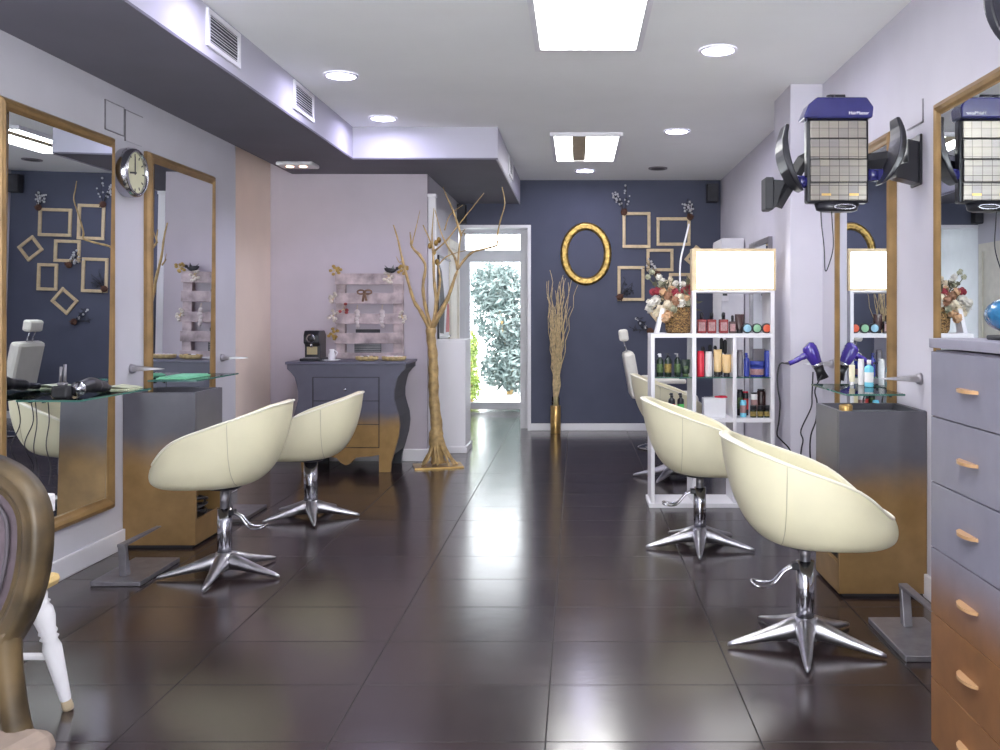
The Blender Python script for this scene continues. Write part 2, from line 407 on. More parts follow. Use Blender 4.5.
SP = [(-1.377,5.34,'round ceiling downlight beside the front air vent on the dropped ceiling'),(-1.378,6.50,'round ceiling downlight glowing blue in the inner corner of the dropped ceiling'),
      (.745,4.83,'round ceiling downlight right of the large near ceiling panel'),(.76,6.96,'round ceiling downlight right of the far ceiling panel'),
      (.077,8.86,'small round ceiling downlight in front of the blue wall, past the far panel'),(.75,2.6,'added round downlight over the dresser, out of view for more light'),(-1.377,3.9,'added round downlight beside the near air vent, out of view for more light')]  # last two downlights are added out of view for extra light
dl = None
for x, y, lab in SP:
    if dl is None:
        dl = thing('ceiling_downlight', (x,y,ZC), lab, 'ceiling light', 'round recessed downlights')
        MB().lathe([(.098,-.001),(.098,-.008),(.085,-.012),(.080,-.004)], 32, cap=False).build('trim_ring', M['white'], dl)
        MB().lathe([(.001,-.005),(.080,-.005)], 32, cap=False).build('lamp_disc', M['spot'], dl)
    else: dup(dl, (x,y,ZC), 0, lab)
# switched-off speaker grille in ceiling
t = thing('ceiling_grille', (.77,8.71,ZC), 'dark round ceiling fitting beside the small downlight near the blue wall', 'ceiling fitting')
MB().lathe([(.001,-.008),(.07,-.008),(.07,-.001)], 28, cap=False).build('grille_disc', M['darkvent'], t)
MB().lathe([(.07,-.001),(.072,-.012),(.088,-.012),(.092,-.001)], 28, cap=False).build('trim_ring', M['steel'], t)
# halogen fitting under the soffit
t = thing('soffit_lamp', (-2.13,6.98,ZS-.012), 'flat white rectangular lamp with two reddish bulbs on the dropped ceiling underside', 'lamp')
MB().box(-.14,.14,-.10,.10,-.03,0,b=.012).build('lamp_housing', M['white_m'], t)
for dx in (-.05,.05): MB().lathe([(.001,-.033),(.028,-.033),(.028,-.03)], 16, M=Matrix.Translation((dx,-.03,0)), cap=False).build('bulb', M['spotdim'], t)
# vents on soffit
vt = None
for (yc, x, ry, lab) in ((4.315,-1.67,0,'near white slatted air vent on the dropped ceiling side'),(5.58,-1.67,0,'farther white slatted air vent beside the ceiling downlight on the dropped ceiling'),(8.12,-.59,0,'slatted air vent on the far dropped ceiling side above the bare tree')):
    if vt is None:
        vt = thing('air_vent', (x,yc,2.50), lab, 'air vent', 'air vents in the dropped ceiling')
        MB().box(.0005,.012,-.20,-.175,-.085,.085).box(.0005,.012,.175,.20,-.085,.085).box(.0005,.012,-.175,.175,.065,.085).box(.0005,.012,-.175,.175,-.085,-.065).build('vent_frame', M['white'], vt)
        MB().box(.0005,.003,-.175,.175,-.065,.065).build('vent_back', M['darkvent'], vt)
        mb = MB()
        for k in range(9):
            z = -.058+k*.0145; mb.add([(.003,-.175,z+.004),(.011,-.175,z-.004),(.011,.175,z-.004),(.003,.175,z+.004)], [(0,1,2,3)])
        mb.build('louver_slats', M['white_m'], vt, solid=.002)
    else: dup(vt, (x,yc,2.50), 0, lab)

# ------------------------------------------------------------------ gilt mirrors
def mirror(y0, y1, z0, z1, side, label, rz=0, ry=0):
    yc = (y0+y1)/2; x = XL if side < 0 else XR
    t = thing('wall_mirror', (x, yc, z0), label, 'mirror', 'tall gilt framed mirrors')
    s = -side; a = (y1-y0)/2; h = z1-z0; fw = .062
    def xx(u): return s*u
    # moulded profile swept round the rectangle (mitred)
    prof = [(0,.001),(0,.020),(.010,.034),(.026,.040),(.040,.034),(.050,.024),(.062,.020),(.062,.001)]
    mb = MB(); rings = []
    for (o, d_) in prof:
        rings.append([(xx(d_), -a+o, o), (xx(d_), a-o, o), (xx(d_), a-o, h-o), (xx(d_), -a+o, h-o)])
    v = [p for r in rings for p in r]; f = []
    for i in range(len(prof)-1):
        for k in range(4):
            k2 = (k+1) % 4; f.append((i*4+k, i*4+k2, (i+1)*4+k2, (i+1)*4+k))
    mb.add(v, f, False); mb.build('mirror_frame', M['frame'], t)
    g = MB().box(-.002, .002, -a+fw-.004, a-fw+.004, -h/2+fw-.004, h/2-fw+.004).build('mirror_glass', M['mirror'], t)
    g.location = (xx(.022), 0, h/2); g.rotation_euler = (0, ry, rz)
    return t
mirror(3.66,4.58,.235,2.085,-1,'tall gilt framed mirror on the left, nearer the viewer, left of the wall clock',-.013,.016)
mirror(4.94,5.85,.235,2.085,-1,'tall gilt framed mirror right of the wall clock above the green tint slab',0,.010)
mirror(4.26,5.18,.235,2.065,1,'tall gilt framed mirror behind the ceiling-high hair processor and blue hair dryer')
mirror(2.82,3.75,.235,2.065,1,'tall gilt framed mirror behind the chest of drawers at the right edge')
# far mirror with dark frame
t = thing('wall_mirror', (XR,7.37,.5), 'mirror with a thin dark grey frame beyond the pillar', 'mirror')
MB().box(-.03,-.001,-.4,-.36,0,1.30).box(-.03,-.001,.36,.4,0,1.30).box(-.03,-.001,-.36,.36,1.26,1.30).box(-.03,-.001,-.36,.36,0,.04).build('mirror_frame', M['steel'], t)
MB().box(-.015,-.005,-.36,.36,.04,1.26).build('mirror_glass', M['mirror'], t)
t = thing('tall_cabinet', (1.38,8.35,0), 'tall white cabinet against the right wall behind the light box', 'cabinet')
MB().box(-.10,.10,-.25,.25,0,1.88,b=.006).build('carcass', M['white_m'], t)
MB().box(-.104,-.101,-.24,-.003,.02,1.86).build('cabinet_door', M['white'], t); MB().box(-.104,-.101,.003,.24,.02,1.86).build('cabinet_door', M['white'], t)
t = thing('control_unit', (1.305,8.10-.002,1.32), 'small white wall unit with a dark screen seen through the upper shelf', 'control unit')
MB().box(-.03,.03,-.03,-.001,0,.12,b=.004).build('unit_case', M['white'], t); MB().box(-.02,.02,-.033,-.031,.05,.10).build('unit_screen', M['black'], t)

# ------------------------------------------------------------------ clock
t = thing('wall_clock', (XL,4.73,1.935), 'round chrome wall clock with cream dial between the two left mirrors', 'clock')
R = Matrix.Rotation(PI/2, 4, 'Y')
MB().lathe([(.125,.001),(.130,.03),(.124,.065),(.112,.075),(.106,.070),(.106,.055)], 40, M=R, cap=False).build('clock_rim', M['chrome'], t)
MB().lathe([(.001,.053),(.108,.053)], 40, M=R, cap=False).build('clock_dial', pm('cream_dial', (.72,.70,.48), .4), t)
hm = MB()
hm.box(.055,.058,-.003,.003,-.01,.085); hm.box(.0555,.0585,-.055,.012,-.005,.004,M=Matrix.Rotation(.12,4,'X'))
hm.build('clock_hands', M['black'], t)
mk = MB()
for k in range(12):
    a = 2*PI*k/12; mk.box(.0545,.0565,-.003,.003,.082,.098,M=Matrix.Rotation(a,4,'X'))
mk.build('hour_marks', M['blackm'], t)
# hatch outlines in the wall plaster
def hatch(x, s, y0, y1, z0, z1, label, edges):
    t = thing('wall_hatch', (x,y0,z0), label, 'access hatch'); mb = MB(); h = z1-z0; w = y1-y0
    MB().box(s*.0005,s*.004,0.004,w-.004,.004,h-.004).build('hatch_cover', M['wall'] if s > 0 else M['wall_r'], t)
    if 'l' in edges: mb.box(s*.0005,s*.006,0,.005,0,h)
    if 'r' in edges: mb.box(s*.0005,s*.006,w-.005,w,0,h)
    if 't' in edges: mb.box(s*.0005,s*.006,0,w,h-.005,h)
    if 'b' in edges: mb.box(s*.0005,s*.006,0,w,0,.005)
    mb.build('hatch_edge', M['steel'], t)
hatch(XL,1,4.53,4.72,2.12,2.27,'flush square hatch on the wall above the first left mirror','lrtb')
hatch(XL,1,4.73,4.92,2.10,2.265,'flush square hatch on the wall directly above the clock','lt')
hatch(XR,-1,3.93,4.12,2.03,2.13,'flush hatch outline on the right wall above the processor bracket','lb')

# ------------------------------------------------------------------ pointed wall arms
def arm(loc, s, label, first=[None]):
    if first[0] is None or True:
        t = thing('dryer_holder', loc, label, 'dryer holder', 'pointed metal holders by the mirrors')
        MB().cyl((s*.001,0,0),(s*.02,0,0),.026,.022,20).build('wall_rose', M['satin'], t)
        mb = MB(); prof = [(.018,.030,.014),(.06,.026,.011),(.10,.019,.008),(.14,.012,.005),(.175,.004,.002)]
        v=[]; f=[]
        for (d_,w,h_) in prof:
            for (a,b) in ((-w,-h_),(w,-h_),(w,h_),(-w,h_)): v.append((s*d_,a,b))
        for i in range(len(prof)-1):
            for k in range(4): f.append((i*4+k,i*4+(k+1)%4,(i+1)*4+(k+1)%4,(i+1)*4+k))
        f.append((0,1,2,3)); f.append(tuple(range((len(prof)-1)*4,len(prof)*4)))
        mb.add(v,f); mb.build('pointed_arm', M['satin'], t, bevel=.002)
arm((XL,4.80,.918),1,'pointed metal holder on the left wall between the two mirrors')
arm((XL,6.02,.918),1,'pointed metal holder on the left wall past the second mirror')
arm((XR,3.96,.924),-1,'empty pointed metal holder on the right wall above the grey gold cabinet')
arm((XR,5.33,.915),-1,'pointed metal holder carrying the blue hair dryer')

# ------------------------------------------------------------------ salon cabinets (open niche on the aisle side, tray top)
def cabinet(xw, s, y0, y1, h, label):
    """xw wall x, s: direction towards the aisle"""
    yc = (y0+y1)/2; t = thing('station_cabinet', (xw, yc, 0), label, 'cabinet', 'grey and gold station cabinets')
    w = (y1-y0)/2; dpt = .375; a = s*.002; e = s*dpt; th = .02
    mb = MB()
    mb.box(a,e,-w,-w+th,.014,h).box(a,e,w-th,w,.014,h)
    mb.box(a,a+s*th,-w+th,w-th,.03,h)
    mb.box(e-s*th,e,-w+th,w-th,.44,h).box(e-s*th,e,-w+th,w-th,.014,.14)
    mb.box(a+s*th,e-s*th,-w+th,w-th,.03,.05)
    mb.build('cabinet_body', M['cab'], t, bevel=.0015)
    MB().box(a+s*th,e-s*th,-w+th,w-th,h-.05,h-.03).build('tray', pm('tray_grey',(.20,.19,.22),.35), t)
    MB().box(a+s*th,e-s*th,-w+th,w-th,.12,.13).build('niche_shelf', M['blackm'], t)
    MB().box(a,e-s*.02,-w+.012,w-.012,0,.013).build('plinth', M['blackm'], t)
    MB().cyl((e-s*.07,0,h-.03),(e-s*.07,0,h-.012),.010,.008,12).build('tray_plug', M['chrome'], t)
    return t
cabinet(XL, 1, 4.71, 5.07, .80, 'grey station cabinet fading to gold between the left mirrors')
cabinet(XR, -1, 3.89, 4.27, .79, 'grey station cabinet fading to gold beside the right wall, behind the front right chair')
def coil(loc, label):
    t = MB(); r = random.Random(4)
    pts = [Vector((.05*math.cos(a*1.3)*(1+.15*math.sin(a*.7)), .07*math.sin(a*1.3), .012+.004*a+.01*math.sin(a*2.1))) for a in [k*.35 for k in range(60)]]
    t.tube(pts, .007, 8); o = t.build('coiled_cable', M['black'], loc=loc); tag(o, label, 'cable')
coil((-2.04,4.89,.131),'coiled black cable inside the open niche of the left cabinet')
coil((1.20,4.08,.131),'coiled black cable inside the open niche of the right cabinet')
t = MB().tube([(0,0,0),(-.0,0,.03),(-.012,-.01,.05),(-.03,-.012,.055)],.014,10).tube([(-.03,-.012,.055),(-.05,-.01,.045),(-.055,-.01,.02)],.011,10).build('cable_plug', M['black'], loc=(1.10,3.98,.28))
tag(t,'black plug hanging out of the right cabinet niche','plug')
t = MB().lathe([(.024,0),(.028,.006),(.029,.045),(.024,.048),(.022,.03),(.001,.028)],20).build('gold_cup', M['brass'], loc=(1.175,4.0,.76)); tag(t,'small gold cup on top of the right grey cabinet','cup')

# ------------------------------------------------------------------ glass shelves
def gshelf(xw, s, y0, y1, label):
    yc=(y0+y1)/2; w=(y1-y0)/2
    t = thing('glass_shelf', (xw,yc,.843), label, 'shelf', 'glass shelves at the mirrors')
    MB().box(s*.041,s*.30,-w,w,0,.008).build('glass_plate', M['glass'], t)
    MB().box(s*.30,s*.302,-w,w,.0,.008).box(s*.041,s*.30,-w-.002,-w,.0,.008).box(s*.041,s*.30,w,w+.002,.0,.008).build('glass_edge', M['glassedge'], t)
    for k in (-.4,.4): MB().box(s*.0405,s*.10,k*w-.008,k*w+.008,-.012,-.001).box(s*.0405,s*.05,k*w-.008,k*w+.008,-.022,-.001).build('bracket', M['blackm'], t)
gshelf(XL,1,3.75,4.38,'glass shelf with black styling tools in front of the near left mirror')
gshelf(XL,1,4.9,5.51,'glass shelf with a green tint slab in front of the second left mirror')
gshelf(XR,-1,4.04,4.64,'glass shelf with a light blue bottle in front of the right mirror')
o = MB().box(-.08,.08,-.17,.17,0,.008,b=.003).box(-.075,.075,-.15,.15,.0085,.014,b=.003).build('green_tint_slab', pm('mint_tint',(.22,.62,.38),.9,scale=60,bump=.2), loc=(-2.19,5.10,.8515)); tag(o,'mint green slab imitating the glass edge reflection on the shelf of the second left mirror','glass tint')  # thin green slab stands in for the tint reflected by the glass edge
# things on left shelf
t = thing('hair_clipper', (-2.17,3.86,.8515),'black hair clipper standing in its charger on the left glass shelf','hair clipper')
MB().box(-.035,.035,-.03,.03,0,.05,b=.01).build('charger_base', M['blackm'], t); MB().box(-.018,.018,-.015,.015,.05,.065,b=.006).cyl((-.01,0,.06),(-.006,0,.13),.006).cyl((.01,0,.06),(.01,0,.14),.006).build('clipper_body', M['steel'], t)
t = thing('hair_straightener', (-2.13,4.02,.8515),'black hair styling tool lying on the near left glass shelf','styling tool', rz=.25)
MB().tube(catmull([(-.02,-.14,.035),(.0,-.06,.045),(.01,.03,.036),(.02,.13,.022),(.02,.20,.014)]),[.030]*6+[.033]*6+[.026]*6+[.015]*6+[.008]).build('tool_body', M['black'], t)
MB().cyl((-.02,-.15,.035),(-.02,-.135,.035),.032,.031).build('tool_ring', M['chrome'], t)
o = MB().box(-.09,.09,-.07,.07,0,.006).add([(-.09,-.07,.007),(0,-.07,.018),(.09,-.07,.008),(.09,.07,.008),(0,.07,.018),(-.09,.07,.007)],[(0,1,4,5),(1,2,3,4)]).build('open_magazine', pm('magazine_paper',(.62,.66,.45),.5,var=.3,scale=30), loc=(-2.17,4.31,.8515)); tag(o,'open magazine on the near left glass shelf behind the styling tool','magazine')
for (dy, lab) in ((3.86,'thin black cable hanging from the clipper charger'),(3.95,'thin black cable hanging from the styling tool on the left shelf')):
    pts = [(-2.285,dy,.84),(-2.29,dy+.02,.74),(-2.28,dy-.02,.64),(-2.29,dy+.03,.54),(-2.28,dy,.47)]
    o = MB().tube(catmull(pts),.0022,6).build('hanging_cable', M['black']); tag(o,lab,'cable','cables hanging below the left shelf')

# ------------------------------------------------------------------ bottles
def bottle_mesh(t, kind, r, h, cm, capm, lm=None):
    """kinds: pump, spray, cap, tube, jar, square"""
    if kind in ('pump','spray','cap'):
        MB().lathe([(r*.9,0),(r,.006),(r,h*.68),(r*.92,h*.74),(r*.42,h*.80),(r*.40,h*.83)],20).build('bottle_body', cm, t)
        c = MB().lathe([(r*.46,h*.832),(r*.46,h*.90 if kind!='cap' else h),(r*.30,h*.905 if kind!='cap' else h*1.003)],16)
        if kind == 'pump': c.cyl((0,0,h*.90),(0,0,h*.97),.004).box(-r*.9,r*.25,-.005,.005,h*.96,h)
        if kind == 'spray': c.box(-r*.55,r*.35,-r*.28,r*.28,h*.905,h,b=.003).box(-r*.75,-r*.56,-.003,.003,h*.93,h*.97)
        c.build('bottle_cap', capm, t)
        if lm: MB().lathe([(r*1.006,h*.18),(r*1.006,h*.55)],20,cap=False).build('bottle_label', lm, t)
    elif kind == 'cyl':
        MB().lathe([(r*.95,0),(r,.005),(r,h*.9),(r*.9,h*.93)],20).build('bottle_body', cm, t)
        MB().lathe([(r*.9,h*.932),(r*.9,h*.99),(r*.8,h)],20).build('bottle_cap', capm, t)
        if lm: MB().lathe([(r*1.006,h*.25),(r*1.006,h*.7)],20,cap=False).build('bottle_label', lm, t)
    elif kind == 'square':
        MB().box(-r,r,-r*.7,r*.7,0,h*.66,b=r*.18).build('bottle_body', cm, t)
        MB().lathe([(r*.4,h*.662),(r*.38,h*.78),(r*.42,h*.785),(r*.42,h*.94),(r*.25,h)],14).build('bottle_cap', capm, t)
        if lm: MB().box(-r*.72,r*.72,-r*.7-.001,-r*.7,h*.12,h*.52).box(-r*.6,r*.6,-r*.7-.0016,-r*.7-.001,h*.2,h*.22).box(-r*.6,r*.6,-r*.7-.0016,-r*.7-.001,h*.3,h*.33).box(-r*.5,r*.5,-r*.7-.0016,-r*.7-.001,h*.4,h*.42).build('bottle_label', lm, t)
    elif kind == 'tube':
        v=[];f=[];n=20
        for i,(rx,ry,z) in enumerate([(r*.7,r*.7,h*.16),(r*.95,r*.75,h*.2),(r,r*.5,h*.6),(r*1.02,r*.12,h*.97),(r*1.02,r*.05,h)]):
            for k in range(n):
                a=2*PI*k/n; v.append((rx*math.cos(a),ry*math.sin(a),z))
        for i in range(4):
            for k in range(n): f.append((i*n+k,i*n+(k+1)%n,(i+1)*n+(k+1)%n,(i+1)*n+k))
        f.append(list(range(n))); f.append([4*n+k for k in range(n)])
        MB().add(v,f,True).build('tube_body', cm, t); MB().lathe([(r*.68,0),(r*.72,.003),(r*.66,h*.16)],16).build('tube_cap', capm, t)
        if lm: MB().box(-r*.5,r*.5,-r*.66,-r*.62,h*.42,h*.62).build('tube_label', lm, t)
    elif kind == 'jar':
        MB().lathe([(r*.95,0),(r,.004),(r,h*.62)],22).build('jar_body', cm, t)
        MB().lathe([(r*1.04,h*.622),(r*1.04,h*.97),(r*.98,h)],22).build('jar_lid', capm, t)
        if lm: MB().lathe([(r*1.006,h*.12),(r*1.006,h*.5)],22,cap=False).build('jar_label', lm, t)
def prod(px, Y, z, wpx, hpx, kind, cm, capm, lm, label, name='product_bottle', cat='bottle', group='hair products on the white shelf unit'):
    x = (px-CX)*Y/F; t = thing(name, (x,Y,z), label, cat, group)
    bottle_mesh(t, kind, wpx*Y/F/2, hpx*Y/F, cm, capm, lm); return t
C = lambda n,c,r=.25,**k: pm(n,c,r,**k)
m_dred=C('dark_red_glass',(.22,.02,.02)); m_lab=C('pale_label',(.36,.20,.20),.6,var=.3,scale=80); m_brn=C('dark_brown_plastic',(.06,.03,.03)); m_dkg=C('dark_green_plastic',(.015,.03,.02)); m_glab=C('green_label',(.07,.12,.04),.6,var=.6,scale=90)
m_ylab=C('yellow_label',(.28,.20,.05),.6,var=.4,scale=90); m_red=C('red_plastic',(.68,.03,.06)); m_wht=C('white_plastic',(.82,.80,.80)); m_tan=C('tan_plastic',(.72,.50,.24)); m_blu=C('blue_plastic',(.04,.06,.33)); m_gry=C('grey_plastic',(.22,.20,.22)); m_cy=C('cyan_liquid',(.20,.62,.78)); m_rlab=C('red_label',(.7,.05,.05),.6); m_glab2=C('bright_green_label',(.1,.55,.12),.6)
# ------------------------------------------------------------------ white shelf unit with light box
SY0, SY1 = 5.70, 5.97; sc_ = SY0/F
def SX(px): return (px-CX)*sc_
def SZ(py): return H-(py-CY)*sc_
su = thing('display_shelf', (SX(713),(SY0+SY1)/2,0), 'white open shelf unit with stepped top full of hair products', 'shelf unit')
ox = SX(713); hy = (SY1-SY0)/2
def sb(mb, p0, p1, z0, z1, y0=-hy, y1=hy): return mb.box(SX(p0)-ox, SX(p1)-ox, y0, y1, z0, z1, b=.002)
sb(MB(),649,776,0,.028,-hy-.01,hy+.01).build('base_board', M['white'], su)
sb(MB(),651,654.8,.028,SZ(333.6)-.026).build('upright', M['white'], su)
sb(MB(),692.2,696.3,.028,1.058).build('upright', M['white'], su)
sb(MB(),733,736.5,.028,1.058).build('upright', M['white'], su)
sb(MB(),770.8,774.6,.028,1.058).build('upright', M['white'], su)
sb(MB(),692.2,696.3,1.084,1.34).build('upright', M['white'], su); sb(MB(),770.8,774.6,1.084,1.34).build('upright', M['white'], su)
sb(MB(),651,774.6,1.058,1.084).build('shelf_board', M['white'], su)
sb(MB(),692.2,774.6,1.34,1.352).build('shelf_board', M['white'], su)
for a,b_ in ((654.8,692.2),(696.3,733),(736.5,770.8)):
    sb(MB(),a,b_,.530,.556).build('shelf_board', M['white'], su)
    sb(MB(),a,b_,.806,.812).build('glass_shelf', M['glass'], su); sb(MB(),a,b_,.806,.812,-hy-.001,-hy).build('glass_shelf_edge', M['glassedge'], su)
lb = thing('light_box', (SX(734),(SY0+SY1)/2,1.352), 'glowing white light box in a pale wood frame on top of the shelf unit', 'light box')
w_ = (SX(776)-SX(692))/2; h_ = SZ(248.5)-1.352
MB().box(-w_,w_,-.045,.05,0,.012).box(-w_,w_,-.045,.05,h_-.02,h_).box(-w_,-w_+.03,-.045,.05,.012,h_-.02).box(w_-.015,w_,-.045,.05,.012,h_-.02).box(-w_+.03,w_-.015,.04,.05,.012,h_-.02).build('box_frame', M['palegold'], lb)
MB().box(-w_+.03,w_-.015,-.040,-.034,.012,h_-.02).build('light_panel', M['lightbox'], lb)
lb.location.y = SY0+.05
pY = SY0+.07
for px,lab in ((701.6,'left'),(711.5,'middle'),(723.4,'right')):
    prod(px,pY,1.085,9,21,'square',m_dred,M['black'],m_lab,'dark red bottle with pale label, %s one of three on the top shelf'%lab)
prod(732.4,pY,1.085,7,18,'square',m_brn,M['black'],m_lab,'small dark brown bottle beside the dark red bottles on the top shelf')
prod(739.5,pY+.02,1.085,9,19,'tube',m_brn,M['black'],None,'dark brown tube left of the three round jars on the top shelf',name='product_tube',cat='tube')
for px,c,nm in ((746.3,(.30,.55,.68),'light blue'),(755.9,(.28,.55,.32),'light green'),(765.6,(.75,.12,.05),'orange red')):
    x=(px-CX)*pY/F; t=thing('hair_wax_jar',(x,pY-.02,1.085),'round black jar with %s lid facing forward on the top shelf'%nm,'jar','hair wax jars on the top shelf')
    Rx=Matrix.Translation((0,0,.0315))@Matrix.Rotation(PI/2,4,'X')
    MB().lathe([(.028,-.02),(.031,-.018),(.031,.02),(.026,.022)],26,M=Rx).build('jar_body',M['black'],t); MB().lathe([(.001,.0235),(.023,.0235),(.024,.0222)],26,M=Rx,cap=False).build('jar_lid',C('lid_'+nm,c,.4),t)
# left column
prod(660,pY,.813,7,23,'spray',m_dkg,M['white'],m_glab,'dark spray bottle with white nozzle at the left end of the shelf unit')
prod(668,pY,.813,7,23,'pump',m_dkg,M['black'],m_ylab,'dark pump bottle with yellow label second from left on the glass shelf')
prod(677.5,pY,.813,6.5,23,'pump',m_dkg,M['steel'],m_glab,'dark pump bottle standing alone left of the dark tubes')
prod(685.6,pY,.813,8.5,17,'tube',m_dkg,m_glab,m_glab,'dark green tube nearest the upright on the left glass shelf',name='product_tube',cat='tube')
prod(662,pY,.557,8,8,'jar',M['black'],M['black'],m_rlab,'low black jar with red label on the lower left shelf',name='product_jar',cat='jar')
prod(671.7,pY,.557,6.8,24,'spray',M['black'],M['black'],m_rlab,'black spray bottle with red label on the lower left shelf')
prod(680.7,pY,.557,6.8,24,'spray',M['black'],M['black'],m_glab2,'black spray bottle with bright green label on the lower left shelf')
# middle column
prod(700.7,pY,.813,7.2,25.5,'cyl',m_red,m_red,None,'plain red bottle on the middle glass shelf')
prod(708.7,pY,.813,7.2,25,'cyl',m_wht,m_wht,None,'plain white bottle beside the red bottle')
prod(717.7,pY,.813,8,27,'tube',m_tan,M['black'],None,'taller tan tube with dark cap next to the white bottle',name='product_tube',cat='tube')
prod(726.6,pY,.813,9,22,'tube',m_tan,M['black'],None,'shorter wider tan tube with dark cap next to the upright',name='product_tube',cat='tube')
for i,(px,hh) in enumerate(((703,29),(710,31),(715,30),(721.5,38),(725,36))):
    x=(px-CX)*(pY+.12)/F; t=thing('hair_brush',(x,pY+.12,.813),['short dark brush standing behind the red bottle','dark brush standing behind the white bottle','dark brush standing behind the gap right of the white bottle','tallest dark brush standing behind the tan tubes','dark brush standing at the right behind the tan tubes'][i],'brush','dark brushes behind the tubes')
    MB().cyl((0,0,0),(0,0,hh*.6*pY/F),.008,.006,10).build('brush_handle',M['black'],t); MB().lathe([(.009,0),(.012,.01),(.012,hh*.35*pY/F),(.006,hh*.4*pY/F)],12,M=Matrix.Translation((0,0,hh*.6*pY/F+.001))).build('brush_head',M['blackm'],t)
x=(714-CX)*pY/F
o=MB().box(-.068,.068,-.05,.05,0,.118,b=.003).box(-.004,.004,-.0515,-.0505,.06,.064).box(-.02,.02,-.0515,-.0505,.048,.051).build('white_box',M['white_m'],loc=(x,pY+.02,.557)); tag(o,'plain white cardboard box on the lower middle shelf','box')
t=thing('red_scissors',(x+.03,pY+.03,.676),'red handled scissors lying on the white box','scissors')
MB().tube([Vector((.03+.022*math.cos(a),.018*math.sin(a)+.02,.006)) for a in [k*2*PI/16 for k in range(16)]],.005,6,closed=True).tube([Vector((.03+.022*math.cos(a),.018*math.sin(a)-.022,.006)) for a in [k*2*PI/16 for k in range(16)]],.005,6,closed=True).tube([(.008,.02,.006),(-.02,0,.006)],.005,6).tube([(.008,-.022,.006),(-.02,0,.006)],.005,6).build('scissor_handle',m_red,t)
MB().box(-.09,-.02,-.004,.001,.003,.005).box(-.09,-.02,.0,.005,.0055,.0075).build('scissor_blade',M['chrome'],t)
# right column
prod(740,pY,.813,6,26.5,'cyl',m_gry,m_gry,None,'slim grey bottle left of the blue bottles')
prod(746.6,pY,.813,6,23.5,'spray',m_blu,m_blu,None,'slim blue spray bottle next to the grey bottle')
prod(757,pY,.813,13.5,15.5,'jar',m_blu,m_blu,m_lab,'wide blue jar between the blue bottles',name='product_jar',cat='jar')
prod(767.3,pY,.813,6.4,26,'cyl',m_blu,m_blu,None,'blue bottle at the right end of the glass shelf')
o=MB().box(-.052,.052,-.02,.02,0,.17,b=.002).build('grey_box',m_gry,loc=((761-CX)*(pY+.11)/F,pY+.11,.813)); tag(o,'grey box standing behind the wide blue jar','box')
prod(740,pY+.09,.557,6,26,'cyl',M['black'],M['black'],m_glab,'tall black bottle behind the cyan bottle')
prod(745.5,pY+.10,.557,6,24,'cyl',M['black'],m_red,m_rlab,'black bottle with red cap behind the cyan bottle')
prod(754,pY+.04,.557,7,24,'cyl',m_wht,M['black'],m_lab,'tall grey white bottle behind the small dark jars')
prod(761,pY+.12,.557,8,26,'cyl',m_brn,M['black'],None,'tall dark bottle behind the middle of the small dark jars')
prod(768,pY+.10,.557,7,25,'cyl',m_brn,M['black'],None,'tall dark bottle behind the rightmost small dark jar')
prod(743.2,pY,.557,6.5,17,'cyl',m_cy,m_cy,m_lab,'light cyan bottle on the lower right shelf')
for px,lab in ((753.2,'left'),(760.4,'middle'),(767.4,'right')): prod(px,pY-.02,.557,6.3,12,'jar',m_dkg,M['black'],m_ylab,'small black jar with yellow label, %s one of three on the lower right shelf'%lab,name='product_jar',cat='jar')
# leaning white stand
t=thing('menu_stand',((656.5-CX)*pY/F,pY,1.085),'thin white acrylic stand leaning beside the flower basket','menu stand')
MB().box(-.012,.012,-.05,.05,0,.16,M=Matrix.Rotation(.22,4,'Y')).build('stand_plate',M['white'],t); MB().box(-.01,.05,-.05,.05,0,.004).build('stand_foot',M['white'],t)

# flower basket
fb = thing('flower_basket', ((678.5-CX)*(pY+.05)/F,pY+.06,1.085),'wicker basket of dried cream and red flowers on the shelf unit','flower basket')
MB().lathe([(.070,0),(.082,.02),(.088,.10),(.090,.155),(.084,.158),(.080,.12),(.001,.11)],28).build('basket',M['wicker'],fb)
MB().tube([Vector((.090*math.cos(a),.090*math.sin(a),.157)) for a in [k*2*PI/28 for k in range(28)]],.006,6,closed=True).build('basket_rim',M['wicker'],fb)
fm=[C('cream_petals',(.75,.66,.50),.8,var=.2,scale=40),C('white_petals',(.74,.71,.64),.8,var=.15,scale=40),C('red_petals',(.34,.04,.06),.8,var=.3,scale=40),C('orange_petals',(.66,.42,.24),.8,var=.2,scale=40),C('dusty_leaf',(.14,.14,.09),.8,var=.4,scale=30),C('pale_green_bud',(.45,.45,.32),.8,var=.3,scale=40),C('rust_petals',(.38,.20,.12),.8,var=.3)]
def blossom(mb, c, r, rr, n=26):
    for i in range(n):
        u=Vector((rr.gauss(0,1),rr.gauss(0,1),rr.gauss(0,1))).normalized(); w=u.orthogonal().normalized(); q=u.cross(w)
        s=r*.62; p=Vector(c)+u*r*.72
        mb.add([p-w*s*.7,p+q*s*.6+u*s*.25,p+w*s*.7,p-q*s*.6+u*s*.25],[(0,1,2,3)])
    mb.sphere(c,r*.62,8,6)
rr=random.Random(11)
